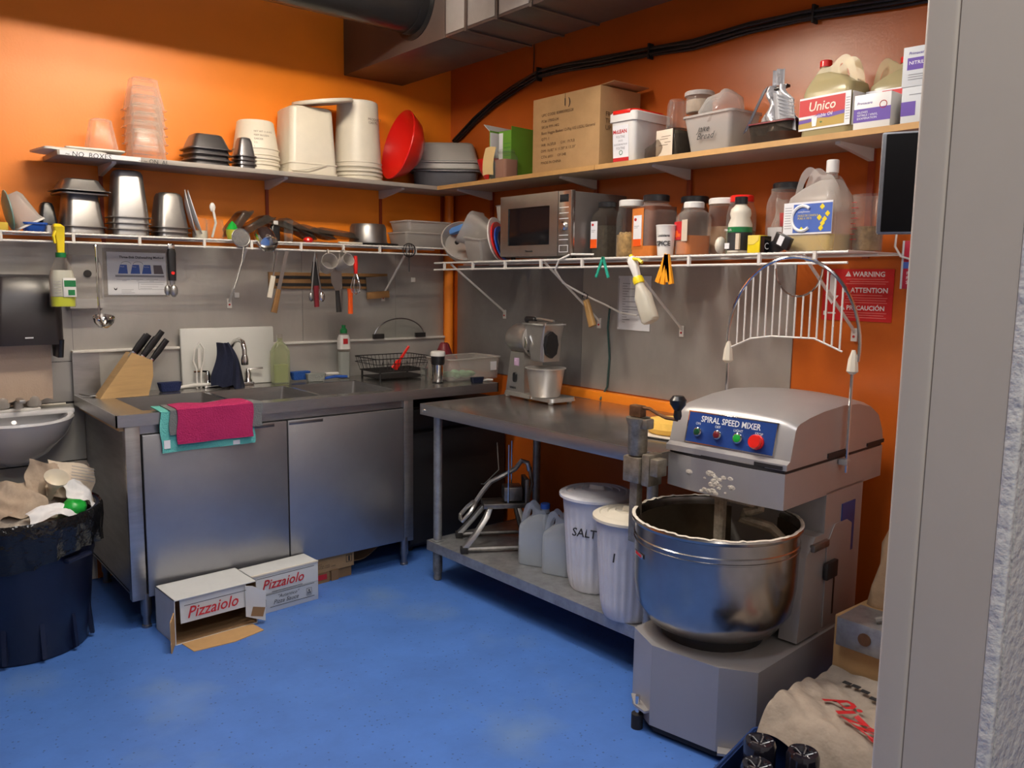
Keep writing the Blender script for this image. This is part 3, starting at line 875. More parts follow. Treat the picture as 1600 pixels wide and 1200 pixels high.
# ---------------------------------------------------------------- hanging things on sink wall shelf
YH = -.305
def hook(mb, z=.0):
    mb.tube([(0, .012, z - .02), (0, .008, z + .004), (0, -.004, z + .004), (0, -.008, z - .02)], .002, 5)
    return mb
bt = thing('spray_bottle', 'green-labelled spray bottle with yellow trigger hung on the wire shelf', 'spray bottle', (-2.245, -.315, 1.338))
part('body', MB().loft([(0, .046, .032, .028), (.008, .051, .034, .03), (.13, .051, .034, .03), (.16, .042, .03, .028), (.215, .018, .018, .017)]), m_clearp, bt)
part('liquid', MB().loft([(.004, .046, .030, .027), (.045, .047, .031, .027)]), m_ylw, bt)
part('filling', MB().loft([(.046, .047, .031, .027), (.13, .047, .031, .027), (.158, .038, .026, .024)]), mat('milky_liquid', (.62, .64, .56), .3), bt)
part('label_panel', MB().box(-.004, .046, -.0365, -.0345, .045, .125, bev=.0005), m_white, bt)
part('label_green', MB().box(.000, .045, -.0372, -.0366, .088, .115), m_dgreen, bt)
part('label_green', MB().box(.014, .040, -.0372, -.0366, .052, .075), m_dgreen, bt)
lines(bt, [(-.04, -.012, .05 + i * .012) for i in range(6)], m_inkg, -.0345, .001)
part('collar', MB().cyl(.021, .212, .232, 16), m_dgreen, bt)
part('spray_head', MB().loft([(.230, .014, .014, .008), (.275, .016, .016, .006), (.31, .020, .022, .008, -.003, 0), (.34, .022, .030, .01, -.006, -.004), (.352, .012, .020, .008, -.01, -.004)]), m_yellow, bt)
part('trigger', MB().tube([(-.018, -.02, .325), (-.030, -.03, .30), (-.024, -.026, .27)], .006, 6), m_yellow, bt)

ld = thing('ladle', 'steel soup ladle hung by its hook near the poster', 'ladle', (-2.105, YH, 1.60))
part('handle', MB().tube([(-.004, .008, -.01), (-.004, .006, .004), (0, -.004, .006), (.0, -.008, -.01), (0, -.008, -.30)], .0048, 8), m_chrome, ld)
part('bowl', MB().lathe([(.004, -.052), (.026, -.045), (.042, -.022), (.046, 0), (.044, 0), (.038, -.02), (.02, -.04)], 24, TR(.012, -.035, -.305) @ RX(15)), m_chrome, ld)
sc = thing('ice_cream_scoop', 'scoop with thick black handle and red button hung right of the poster', 'scoop', (-1.785, YH, 1.62))
part('handle', MB().loft([(-.165, .017, .013, .008), (-.04, .020, .014, .01), (-.02, .016, .012, .01)]), m_black, sc)
part('top_loop', MB().box(-.016, .016, -.006, .006, -.02, .004, bev=.003), m_chrome, sc)
part('button', MB().cyl(.008, 0, .004, 12, TR(0, -.014, -.13) @ RX(90)), m_red, sc)
part('scoop_bowl', MB().loft([(-.185, .010, .006, .004), (-.165, .012, .008, .005)]).ball(.022, TR(.006, 0, -.212), (.85, .6, 1.35), 14).ball(.020, TR(-.016, .02, -.210), (.75, .5, 1.3), 12), m_alu, sc)
st = thing('strainer', 'small round mesh strainer hung head up in front of the wire shelf', 'strainer', (-1.455, -.31, 1.665), rx=-8)
part('mesh', MB().lathe([(.001, .018), (.025, .014), (.042, 0)], 20, RX(90), cap0=False, cap1=False), m_mesh, st)
part('rim', MB().tube([(.044 * math.cos(a), 0, .044 * math.sin(a)) for a in [2 * PI * i / 20 for i in range(20)]], .003, 6, closed=True), m_pan, st)
part('handle', MB().tube([(.01, 0, -.044), (-.005, 0, -.12), (-.035, 0, -.20), (-.055, 0, -.25)], .004, 6), m_pan, st)
def hang(name, label, cat, loc, ang, parts, g='utensils hung along the sink wall shelf'):
    o = thing(name, label, cat, loc, ry=ang, group=g)
    for nm, mb, m_ in parts:
        part(nm, mb, m_, o)
    return o
hang('dipper', 'polished steel long-handled dipper with its cup at shelf height', 'ladle', (-1.335, -.32, 1.63), 8, [
    ('cup', MB().lathe([(.03, -.05), (.044, -.045), (.052, 0), (.050, .045), (.047, .045), (.048, 0), (.03, -.04)], 24, TR(0, 0, .03) @ RX(-60)), m_chrome),
    ('handle', MB().tube([(.04, 0, 0), (.05, .0, -.05), (.05, 0, -.12)], .004, 6), m_chrome)])
hang('spatula', 'thin steel spatula with cream slab handle', 'spatula', (-1.265, -.30, 1.605), 12, [
    ('blade', MB().box(-.004, .004, -.001, .001, -.13, 0), m_pan), ('handle', MB().loft([(-.235, .012, .006, .003), (-.125, .012, .006, .003)]), m_cream)])
hang('kitchen_knife', 'long knife with dark brown handle hung point up', 'knife', (-1.215, -.30, 1.61), 14, [
    ('blade', MB().box(-.010, .010, -.001, .001, -.21, 0), m_pan), ('handle', MB().loft([(-.32, .016, .008, .005), (-.20, .011, .008, .004)]), m_bwood)])
hang('tongs', 'long steel scallop-ended kitchen tongs', 'tongs', (-1.065, -.305, 1.60), 0, [
    ('arm', MB().tube([(0, 0, .01), (-.012, 0, -.10), (-.022, 0, -.20)], .004, 6), m_pan),
    ('arm', MB().tube([(0, -.004, .01), (.014, -.004, -.10), (.030, -.004, -.20)], .005, 6), m_chrome),
    ('gripper', MB().ball(.018, TR(-.024, 0, -.222), (.8, .5, 1.4), 12), m_pan),
    ('gripper', MB().ball(.019, TR(.034, -.004, -.222), (.9, .5, 1.5), 12), m_chrome)])
hang('turner', 'black turner with dark red handle hung between the tong arms', 'turner', (-1.060, -.29, 1.56), -2, [
    ('blade', MB().prism([(-.010, 0), (.010, 0), (.024, -.09), (.014, -.13), (-.014, -.13), (-.028, -.09)], -.002, .002, RX(90)), m_blackm),
    ('handle', MB().loft([(-.235, .012, .010, .006), (-.125, .014, .010, .006)]), m_dred)])
def cup(label, x, z, w, ang):
    c_ = thing('measuring_cup', label, 'measuring cup', (x, -.33, z), rx=68, ry=0, rz=ang)
    part('body', MB().lathe([(w * .75, 0), (w * .8, .004), (w, .10), (w + .002, .10), (w - .001, .10), (w * .76, .008)], 24, TR(0, 0, -.05)), m_frost, c_)
    part('handle', MB().tube([(0, w, .04), (0, w + .028, .03), (0, w + .028, -.01), (0, w - .006, -.03)], .004, 6), m_frost, c_)
cup('larger frosted measuring cup hung from the shelf rail', -1.005, 1.545, .042, -14)
cup('smaller frosted measuring cup hung right of the larger one', -.915, 1.555, .034, 8)
hang('turner', 'steel square-bladed turner with dark handle, blade up', 'turner', (-.935, -.28, 1.53), -4, [
    ('blade', MB().prism([(-.032, 0), (.032, 0), (.032, -.075), (.012, -.12), (-.012, -.12), (-.032, -.075)], -.001, .001, RX(90)), m_pan),
    ('handle', MB().loft([(-.235, .014, .008, .006), (-.12, .010, .008, .004)]), m_blackm)])
wires = MB()
for k in range(5):
    a = k * PI / 5
    wires.tube([(.004 * math.cos(a), .004 * math.sin(a), -.095), (.018 * math.cos(a), .018 * math.sin(a), -.13), (.028 * math.cos(a), .028 * math.sin(a), -.17), (.020 * math.cos(a), .020 * math.sin(a), -.20), (0, 0, -.21),
                (-.020 * math.cos(a), -.020 * math.sin(a), -.20), (-.028 * math.cos(a), -.028 * math.sin(a), -.17), (-.018 * math.cos(a), -.018 * math.sin(a), -.13), (-.004 * math.cos(a), -.004 * math.sin(a), -.095)], .0012, 4)
hang('whisk', 'balloon whisk with glossy red handle', 'whisk', (-.830, -.305, 1.60), 0, [
    ('handle', MB().loft([(-.10, .009, .009, .008), (-.05, .012, .012, .011), (-.005, .009, .009, .008)]), m_red), ('wires', wires, m_chrome)])
hang('brush', 'orange-red handled pastry tool behind the whisk', 'utensil', (-.845, -.27, 1.42), 0, [
    ('head', MB().loft([(-.05, .012, .008, .005), (0, .016, .01, .006)]), m_orangered), ('handle', MB().loft([(-.135, .014, .010, .009), (-.05, .013, .009, .008)]), m_orangered)])
ms = thing('magnetic_knife_strip', 'wooden magnetic knife strip screwed to the steel wall', 'knife rack', (-.83, -.007, 1.415))
part('board', MB().box(-.365, .365, -.016, 0, 0, .088, bev=.002), m_bwood, ms)
for z in (.022, .062):
    part('magnet_bar', MB().box(-.33, .33, -.020, -.016, z - .008, z + .008), m_blackm, ms)
hang('paring_knife', 'small steel paring knife held on the magnetic strip', 'knife', (-.775, -.032, 1.51), 1, [
    ('blade', MB().prism([(0, 0), (.008, -.03), (.010, -.10), (-.006, -.10), (-.007, -.03)], -.001, .001, RX(90)), m_chrome), ('handle', MB().loft([(-.21, .007, .006, .004), (-.10, .009, .006, .004)]), m_pan)], None)
hang('bench_scraper', 'dough scraper with broad steel blade and brown handle on the strip', 'scraper', (-.545, -.036, 1.485), -4, [
    ('blade', MB().box(-.072, .072, -.001, .001, -.085, 0), m_pan), ('handle', MB().loft([(-.125, .074, .011, .008), (-.085, .074, .011, .008)]), m_bwood)], None)
g = MB()
for k in range(6):
    a = k * PI / 6
    g.tube([(.038 * math.cos(t_) * math.cos(a), .038 * math.cos(t_) * math.sin(a), .038 * math.sin(t_)) for t_ in [2 * PI * i / 16 for i in range(16)]], .0018, 4, closed=True)
g.tube([(0, 0, -.03), (0, 0, -.12)], .003, 5)
solo('wire_ball_whisk', g, m_blackm, 'black wire ball hung at the right end of the sink wall shelf', 'whisk', (-.50, -.315, 1.635))
for x, z in ((-1.37, 1.38), (-.28, 1.47)):
    solo('adhesive_hook', MB().box(-.013, .013, -.01, 0, -.013, .013, bev=.002), m_white, 'small white adhesive hook on the steel wall ' + ('left of the cream-handled spatula' if x < -1 else 'near the corner'), 'hook', (x, -.007, z))

# ---------------------------------------------------------------- pans and stuff on the sink wall wire shelf
def pan_mb(w, dp, h, taper=.02, r=.03, rim=.012, th=.0015):
    """pan turned upside down, rim at z 0"""
    hw, hd = w / 2, dp / 2
    return MB().loft([(0, hw + rim, hd + rim, r + rim), (.004, hw + rim, hd + rim, r + rim), (.005, hw, hd, r), (h - .02, hw - taper * .85, hd - taper * .85, r), (h - .005, hw - taper - .004, hd - taper - .004, r), (h, hw - taper - .016, hd - taper - .016, r * .7),
                      (h - .002, hw - taper - .02, hd - taper - .02, r * .7), (.002, hw - th, hd - th, r)])
def thin_pan(w, dp, h, taper=.02, r=.03, rim=.012):
    hw, hd = w / 2, dp / 2
    return MB().loft([(0, hw + rim, hd + rim, r + rim), (.004, hw + rim * .9, hd + rim * .9, r + rim), (.006, hw, hd, r), (h - .006, hw - taper, hd - taper, r), (h, hw - taper - .012, hd - taper - .012, r * .7)], cap0=False)
def stack(n, w, dp, h, dz, m_, name, labels, group, loc, rz=0, taper=.02, r=.03, rim=.012, jit=0):
    me = None
    for i in range(n):
        mb = pan_mb(w, dp, h, taper, r, rim)
        rr = rz + (random.uniform(-jit, jit))
        solo(name, mb, m_, labels(i, n), 'pan', (loc[0], loc[1], loc[2] + i * dz), rz=rr, group=group)
ordn = ['bottom', 'second', 'third', 'fourth', 'fifth', 'sixth', 'seventh', 'eighth']
def lab(base):
    return lambda i, n: base + ', ' + ('topmost' if i == n - 1 else ('bottom one' if i == 0 else ordn[i] + ' from the bottom'))
stack(2, .165, .15, .17, .03, m_pan, 'steel_pan', lab('inverted steel pan in the short stack under a steel lid pan'), 'inverted steel pans on the wire shelf', (-2.125, -.15, zA), 6)
solo('steel_pan', pan_mb(.19, .18, .055, .02, .03, .018), m_pan, 'shallow inverted steel pan capping the leftmost stack', 'pan', (-2.125, -.15, zA + .185), rz=3, group='inverted steel pans on the wire shelf')
solo('steel_cover', MB().loft([(0, .10, .095, .03), (.006, .10, .095, .03), (.012, .09, .085, .03)]), m_pand, 'dark thin lid under the shallow pan on the leftmost stack', 'lid', (-2.125, -.15, zA + .171), rz=5)
stack(4, .160, .15, .215, .027, m_pan, 'steel_pan', lab('inverted deep steel pan in the tallest stack on the wire shelf'), 'inverted steel pans on the wire shelf', (-1.925, -.155, zA), -4)
stack(3, .145, .14, .165, .022, m_pan, 'steel_pan', lab('inverted steel pan in the stack beside the white plates'), 'inverted steel pans on the wire shelf', (-1.745, -.16, zA), 4)
for i in range(2):
    solo('plate', MB().lathe([(.001, .004), (.07, .006), (.115, .022), (.116, .026), (.07, .012), (.001, .010)], 32), m_ceram, ('white plate standing on edge behind the steel pans', 'second white plate leaning against the first')[i], 'plate', (-1.655 + i * .022, -.13, zA + .118), ry=78 - i * 4, rz=-20)
pt = thing('pitcher', 'tilted clear pitcher with blue base on the wire shelf', 'pitcher', (-2.33, -.16, zA + .035), ry=-28)
part('body', MB().loft([(0, .055, .05, .02), (.005, .056, .05, .02), (.02, .050, .045, .02), (.12, .040, .038, .025), (.14, .028, .026, .02)]), m_frost, pt)
part('rim', MB().loft([(-.004, .060, .054, .02), (.004, .060, .054, .02)]), m_white, pt)
solo('blue_tub', opentub(.10, .10, .04), m_blue, 'small blue tub under the tilted pitcher', 'tub', (-2.315, -.17, zA + .001))
solo('black_cup', pan_mb(.075, .07, .10, .012, .015, .005), m_black, 'black plastic cup turned upside down on the wire shelf', 'cup', (-2.255, -.13, zA + .035))
solo('steel_cup', MB().lathe([(.04, 0), (.037, .036), (.034, .036), (.037, .002)], 20), m_pan, 'small steel cup under the inverted black cup', 'cup', (-2.255, -.13, zA))
solo('teal_plate', MB().lathe([(.001, 0), (.06, .004), (.085, .014), (.085, .018), (.05, .008), (.001, .006)], 28), m_teal2, 'pale teal plate standing at the left end of the wire shelf', 'plate', (-2.42, -.15, zA + .087), ry=80)
solo('sponge', MB().box(-.05, .05, -.035, .035, 0, .035, bev=.005), mat('dull_yellow_sponge', (.60, .42, .05), .8), 'yellow sponge at the left end of the wire shelf', 'sponge', (-2.47, -.20, zA))
def jar(name, label, loc, r, h, neck=.75, mglass=None, cont=None, ch=.5, lidm=None, lid=(.9, .02), rz=0, cat='jar', sq=False, group=None, lidr=None):
    j = thing(name, label, cat, loc, rz, group)
    if sq:
        part('body', MB().loft([(0, r * .93, r * .93, r * .35), (.005, r, r, r * .35), (h * .76, r, r, r * .35), (h * .86, r * .9, r * .9, r * .5), (h * .93, r * neck, r * neck, r * neck - .001), (h, r * neck, r * neck, r * neck - .001)]), mglass, j)
        if cont:
            part('contents', MB().loft([(.003, r * .92, r * .92, r * .32), (h * ch, r * .94, r * .94, r * .32)]), cont, j)
    else:
        part('body', MB().lathe([(r * .9, 0), (r, .008), (r, h * .74), (r * .93, h * .84), (r * neck, h * .93), (r * neck, h)], 28), mglass, j)
        if cont:
            part('contents', MB().lathe([(r * .9, .004), (r * .95, .01), (r * .95, h * ch)], 24), cont, j)
    if lidm:
        lr = r * lid[0]
        part('lid', MB().lathe([(lr, h - .006), (lr, h + lid[1] - .004), (lr - .004, h + lid[1])], 28), lidm, j)
    return j
jar('glass_jar', 'glass jar with yellow band right of the white plates', (-1.600, -.16, zA), .036, .10, .85, m_glass, m_cream, .4)
jar('glass_jar', 'open clear glass jar holding a white spoon', (-1.530, -.17, zA), .042, .095, .95, m_glass)
solo('white_spoon', MB().tube([(0, 0, 0), (.02, 0, .07), (.01, 0, .13)], .006, 6).ball(.018, TR(.006, 0, .145), (.8, .5, 1.3), 10), m_white, 'white plastic spoon standing in the clear jar', 'spoon', (-1.545, -.17, zA + .01))
sq = thing('citrus_squeezer', 'small yellow bowl with green juicer top on the wire shelf', 'squeezer', (-1.455, -.20, zA))
part('bowl', MB().lathe([(.022, 0), (.030, .03), (.030, .05)], 18), mat('yellow_translucent', (.50, .50, .05), .3), sq)
part('reamer', MB().lathe([(.032, .05), (.028, .055), (.018, .075), (.003, .092)], 12), m_bgreen, sq)
random.seed(3)
for i, (x, z, w, ry) in enumerate(((-1.40, .07, .16, -50), (-1.31, .06, .18, -30), (-1.20, .06, .20, 12), (-1.10, .05, .20, 25), (-1.0, .035, .22, 12), (-.88, .03, .24, 6))):
    solo('clear_container', pan_mb(w, .16, .035, .012, .02, .006), m_smoke, ['leftmost clear clamshell container leaning by the squeezer', 'second clear clamshell container leaning left of the black bottle', 'clear container tilted right of the black bottle',
         'clear container in the middle of the tilted pile', 'clear container low in the tilted pile', 'rightmost clear container of the pile beside the pot'][i], 'container', (x, -.14, zA + z + .012), ry=ry, group='clear takeaway containers on the wire shelf')
bt = thing('squeeze_bottle', 'black bottle with a white cap band among the clear containers', 'bottle', (-1.235, -.20, zA))
part('body', MB().loft([(0, .024, .018, .01), (.075, .024, .018, .01), (.085, .016, .014, .01)]), m_black, bt)
part('cap', MB().box(-.012, .012, -.019, .01, .085, .105, bev=.002), m_bracket, bt)
solo('glass_tumbler', MB().lathe([(.022, 0), (.026, .11), (.024, .11), (.020, .005)], 18), m_glass, 'tall narrow clear tumbler right of the black bottle', 'glass', (-1.165, -.21, zA))
solo('red_stopper', MB().lathe([(.02, 0), (.026, .01), (.022, .022), (.01, .028)], 14), m_red, 'small red cap on the wire shelf above the measuring cups', 'cap', (-1.07, -.24, zA + .001))
kn = thing('cake_server', 'long steel server lying on the wire shelf beside the pot', 'utensil', (-.92, -.25, zA + .002))
part('blade', MB().prism([(-.14, -.006), (.02, -.014), (.02, .014), (-.14, .006)], 0, .003), m_pan, kn)
part('handle', MB().box(.02, .16, -.010, .010, 0, .010, bev=.003), m_cream, kn)
pt = thing('cooking_pot', 'small steel pot turned upside down on a black lid', 'pot', (-.665, -.15, zA))
part('body', MB().lathe([(.098, .015), (.105, .015), (.100, .10), (.09, .118), (.02, .122)], 32), m_pan, pt)
part('rim', MB().lathe([(.103, .013), (.110, .013), (.110, .019), (.103, .019)], 32, close=True), m_pan, pt)
solo('pot_cover', MB().lathe([(.03, 0), (.13, .004), (.135, .008), (.13, .012)], 32), m_blackm, 'flat black lid under the upside down pot', 'lid', (-.63, -.16, zA))
for i in range(2):
    solo('white_container', opentub(.34 - i * .03, .22, .085, taper=.02), m_frost, ('wide translucent tub at the corner end of the wire shelf', 'second translucent tub nested on the wide one')[i], 'tub', (-.31, -.14, zA + i * .065), rz=0)

# ---------------------------------------------------------------- upper shelf, sink wall side
zU = 2.003
solo('container_cover', MB().loft([(0, .10, .09, .02), (.004, .13, .10, .02), (.012, .13, .10, .02), (.016, .12, .09, .02)]), m_white, 'flat white plastic lid overhanging the left end of the upper shelf', 'lid', (-2.16, -.15, zU), rz=8)
solo('container_cover', MB().loft([(0, .10, .09, .02), (.004, .12, .10, .02), (.010, .12, .10, .02)]), m_white, 'second white lid lying under the clear container', 'lid', (-2.06, -.14, zU + .017), rz=-4)
solo('clear_container', thin_pan(.125, .12, .14, .02, .02, .012), m_clearpan, 'single clear pan turned upside down at the left end of the upper shelf', 'container', (-2.025, -.15, zU + .028))
for i in range(7):
    solo('clear_pan', thin_pan(.155, .14, .145, .022, .02, .010), m_clearpan, lab('inverted clear plastic pan in the tall clear stack')(i, 7), 'pan', (-1.835, -.15, zU + i * .038), rz=(3, -2, 4, 0, 2, -3, 1)[i], group='clear plastic pans stacked on the upper shelf')
for i in range(4):
    solo('dark_pan', pan_mb(.185, .17, .075, .022, .025, .013), m_pand, lab('inverted dark steel pan in the wide low stack')(i, 4), 'pan', (-1.555, -.15, zU + i * .026), rz=(2, 0, 3, -1)[i], group='dark steel pans on the upper shelf')
for i in range(4):
    solo('dark_pan', pan_mb(.085, .09, .095, .012, .015, .008), m_pand, lab('small inverted dark steel pan in the narrow stack')(i, 4), 'pan', (-1.385, -.20, zU + i * .020), rz=(2, 0, 3, -1)[i], group='small dark pans on the upper shelf')
def bucket_mb(r, h, taper, rim=.006):
    return MB().lathe([(r + rim, 0), (r + rim, .012), (r, .014), (r, .045), (r + rim * .6, .047), (r + rim * .6, .052), (r - .001, .054), (r - taper, h - .006), (r - taper - .006, h), (r - taper - .01, h - .003), (r - .004, .002)], 36)
for i in range(3):
    b = thing('food_bucket', lab('inverted round cream tub in the short stack')(i, 3), 'bucket', (-1.295, -.13, zU + i * .03), 0, 'round tubs beside the dark pans')
    part('shell', bucket_mb(.112, .19, .022), m_cream, b)
    if i == 2:
        for k in range(5):
            text(b, ['NET WT 11.4 KG', 'KEEP FROZEN', 'GARDER', 'CONGELE', 'LOT 2207'][k], .012, (-.05, -.101, .125 - k * .018), m_inkb, rot=(84, 0, -6))
sqt = thing('square_tub', 'large square white tub upside down with a wire handle', 'tub', (-1.035, -.15, zU), rz=-3)
part('shell', MB().loft([(0, .135, .125, .03), (.012, .135, .125, .03), (.013, .13, .12, .03), (.05, .13, .12, .03), (.052, .134, .124, .03), (.058, .134, .124, .03), (.06, .128, .118, .03), (.33, .115, .108, .035), (.34, .105, .10, .035), (.337, .10, .095, .03), (.004, .126, .115, .03)]), m_cream, sqt)
part('handle', MB().tube([(-.13, -.02, .04), (-.12, -.13, .012), (-.05, -.145, .022), (.03, -.135, .045), (.06, -.13, .052)], .003, 6), m_cream, sqt)
g = MB().lathe([(.0, 0), (.145, .002), (.155, 0), (.160, .006), (.156, .020), (.14, .014), (.0, .016)], 36)
solo('tub_cover', g, m_cream, 'round cream lid resting tilted across the tall tubs', 'lid', (-.955, -.20, zU + .372), ry=-10, rx=4)
for i in range(3):
    b = thing('tall_bucket', lab('inverted tall round white bucket')(i, 3), 'bucket', (-.725, -.15, zU + i * .022), 0, 'tall round buckets beside the red bowl')
    part('shell', bucket_mb(.128, .375, .018), m_cream, b)
    if i == 2:
        text(b, 'PRODUCT\n1243 PL', .018, (.0, -.116, .27), m_inkb, rot=(88, 0, 4))
solo('red_bowl', MB().lathe([(.05, .0), (.09, .004), (.155, .05), (.190, .11), (.198, .125), (.196, .130), (.185, .112), (.15, .055), (.085, .012), (.001, .008)], 48), m_red, 'big red bowl standing on edge against the grey tubs', 'bowl', (-.375, -.212, zU + .188), ry=-76, rz=-8)
solo('grey_tub', opentub(.42, .27, .10, taper=.03, r=.04, rim=.02), m_dtub, 'dark grey bus tub at the bottom of the corner pile', 'tub', (-.14, -.16, zU), rz=-40)
solo('grey_tub', opentub(.42, .27, .045, taper=.01, r=.04, rim=.014), m_gtub, 'light grey tub in the middle of the corner pile', 'tub', (-.14, -.16, zU + .105), rz=-40)
solo('grey_tub', pan_mb(.38, .24, .11, .03, .04, .016), m_gtub, 'light grey tub turned upside down on top of the corner pile', 'tub', (-.14, -.16, zU + .152), rz=-40)

# ---------------------------------------------------------------- upper shelf, right wall side  (local: x to the right along the wall, -y to the room)
zU = 2.001
solo('red_bowl', MB().lathe([(.035, 0), (.04, .005), (.075, .06), (.092, .115), (.094, .12), (.090, .118), (.07, .058), (.03, .010)], 36), m_red, 'small red bowl beside the note on the right shelf', 'bowl', BL(.655, .17, zU))
gb = thing('green_carton', 'open green carton with white inside on the right shelf', 'carton', BL(.80, .15, zU), -84)
b = MB()
b.box(-.085, -.082, -.10, .10, 0, .26); b.box(.077, .080, -.10, .10, 0, .265); b.box(-.085, .08, .097, .10, 0, .27)
b.box(-.085, .08, -.10, .10, 0, .003)
part('shell', b, m_green, gb, smooth=False)
part('front_panel', MB().box(-.010, .080, -.103, -.100, 0.0, .245), m_green, gb, smooth=False)
part('inner_liner', MB().box(-.082, -.080, -.098, .096, .003, .25).box(-.0815, .076, .094, .0965, .003, .26).box(-.008, .02, -.1045, -.1032, .09, .235), m_paper, gb, smooth=False)
part('flap', MB().box(0, .003, -.1, .1, 0, .06, TR(-.085, 0, .255) @ RY(-50)), m_wbox, gb, smooth=False)
lines(gb, [(.028, .075, .06 + .02 * i) for i in range(7)], m_dgreen, -.1032, .001)
jar('glass_jar', 'clear jar with rosy contents in front of the green carton', BL(.86, .25, zU), .048, .135, .92, m_glass, mat('rosy_powder', (.36, .16, .10), .7), .7, m_glass, (.95, .01), sq=True)
solo('paper_note', MB().sheet(lambda u, v: (-.045 + .09 * u - .02 * v, -.002 - .01 * math.sin(v * 3), -.14 * v + .004 * math.sin(u * 4)), 6, 8, .0008), m_papery, 'yellow paper note hanging in front of the small red bowl', 'note', BL(.775, .285, zU + .165), -90)
cb = thing('cardboard_carton', 'big brown cardboard carton printed with shipping text', 'carton', BL(1.345, .155, zU), -90)
part('body', MB().box(-.23, .23, -.135, .13, 0, .350, bev=.002), m_card, cb)
part('tape_seam', MB().box(-.002, .002, -.136, -.135, .29, .3505), m_cardd, cb, smooth=False)
part('flap', MB().box(-.002, .16, -.10, .13, 0, .003, TR(.12, 0, .353) @ RY(-4)), m_card, cb, smooth=False)
for i, s_ in enumerate(('UPC CODE: 838883002528', 'PO# 17002-LH', 'SKU# 999-1402', 'Basic Veggie Basket 12-Pkg VG USDL, General', 'QTY: 1', 'WR: 16.37LB      GW: 19.7LB', 'DIM: 16.82" X 11.30" X 13.39"', 'CTN: #001     OF 048', 'MADE IN CHINA')):
    text(cb, s_, .0185, (-.165, -.1362, .262 - i * .028), m_inkb, sx=1.05)
text(cb, '1 )', .045, (-.012, -.1362, .295), m_ink, bold=.001)
text(cb, 'FRAGILE\nTHIS SIDE\nUP 1', .03, (.2312, -.10, .22), m_inkb, rot=(90, 0, 90))
wt = thing('lidded_tub', 'white square tub with a red lid and printed label', 'tub', BL(1.705, .165, zU), -88)
part('body', MB().loft([(0, .062, .105, .02), (.004, .064, .108, .02), (.20, .072, .120, .02)]), m_white, wt)
part('rim', MB().loft([(.175, .078, .126, .022), (.210, .078, .126, .022), (.216, .072, .12, .02)]), m_white, wt)
part('lid', MB().loft([(.215, .066, .11, .03), (.226, .060, .105, .03)]), m_red, wt)
part('lid_tab', MB().box(-.05, .05, -.129, -.10, .205, .222, bev=.003), m_red, wt)
part('label_sticker', MB().box(-.056, .034, -.0006, .0004, .01, .160, TR(0, -.1095, 0) @ RX(3.4)), m_paper, wt, smooth=False)
q = 3.4
text(wt, 'McLEAN', .022, (-.054, -.1185, .125), m_inkr, rot=(93.4, 0, 0), bold=.0007)
for i, (s_, z_) in enumerate((('POUTINE', .105), ('SAUCE', .090), ('SAUCE BRUNE POUR', .074), ('POUTINE', .056))):
    text(wt, s_, .016 if s_ == 'POUTINE' else .011, (-.011, -.1178 + (.12 - z_) * .05, z_), m_inkg, rot=(93.4, 0, 0), align='CENTER', sx=.75)
part('label_ring', MB().tube([(-.01 + .009 * math.cos(a), -.113, .043 + .009 * math.sin(a)) for a in [2 * PI * i / 12 for i in range(12)]], .0015, 4, closed=True), m_dgreen, wt)
part('label_band', MB().box(-.056, .034, -.0012, .0004, .006, .022, TR(0, -.1097, 0) @ RX(3.4)), m_inkr, wt, smooth=False)
g = MB().ball(.06, None, (1, .8, .8), 14)
for v in g.bm.verts:
    v.co.z = max(v.co.z, -.035) + .035; v.co.x += v.co.z * .5; v.co *= 1 + .1 * math.sin(v.co.x * 90 + v.co.z * 60)
solo('snack_bag', g, m_smoke, 'clear bag of brown spice slumped against the labelled jar', 'bag', BL(1.835, .215, zU), -90, ang=70)
sj = jar('spice_jar', 'square jar of dark spice with a big tan label', BL(1.925, .18, zU), .058, .125, .8, m_smoke, m_dspice, .9, None, sq=True, rz=-96)
part('label_sticker', MB().box(-.052, .046, -.0645, -.0625, .008, .118, bev=.0005), m_cardl, sj)
lines(sj, [(-.02, .035, .09), (-.03, .02, .08), (.0, .036, .065), (-.035, .02, .055)], m_inkb, -.0646, .001)
solo('measuring_beaker', MB().lathe([(.045, 0), (.040, .10), (.032, .12), (.029, .118), (.042, .002)], 24), m_glass, 'clear beaker turned upside down on the tan-labelled jar', 'beaker', BL(1.925, .18, zU + .126))
pc = thing('plastic_container', 'frosted storage container with handwriting on the right shelf', 'container', BL(2.145, .16, zU), -95)
part('body', opentub(.27, .20, .155, .003, .03, .02, .008), m_frost, pc)
text(pc, 'Jake\nBread', .038, (-.05, -.088, .085), m_ink, rot=(82, 0, 0), shear=.25, space=.8)
g = MB().lathe([(.02, 0), (.085, .02), (.095, .06), (.07, .11), (.03, .14), (.01, .145)], 20)
for v in g.bm.verts:
    v.co *= 1 + .1 * math.sin(v.co.x * 70 + v.co.z * 90)
solo('plastic_bag', g, m_bagclear, 'crinkled clear bag lying in the frosted container', 'bag', BL(2.15, .16, zU + .10), -90, ang=70)
jar('plastic_jar', 'clear round jar with frosted lid tilted on the frosted container', BL(2.05, .19, zU + .17), .055, .075, .95, m_clearp, m_kraftl, .7, m_frost, (1.1, .012))
bc = thing('small_container', 'dark tinted container holding a clipped silver bag', 'container', BL(2.425, .17, zU), -92)
part('body', opentub(.20, .17, .085, .002, .015, .02, .005), m_smoke, bc)
part('rim_band', MB().loft([(.078, .101, .086, .02), (.083, .101, .086, .02)]), m_dred, bc)
g = MB()
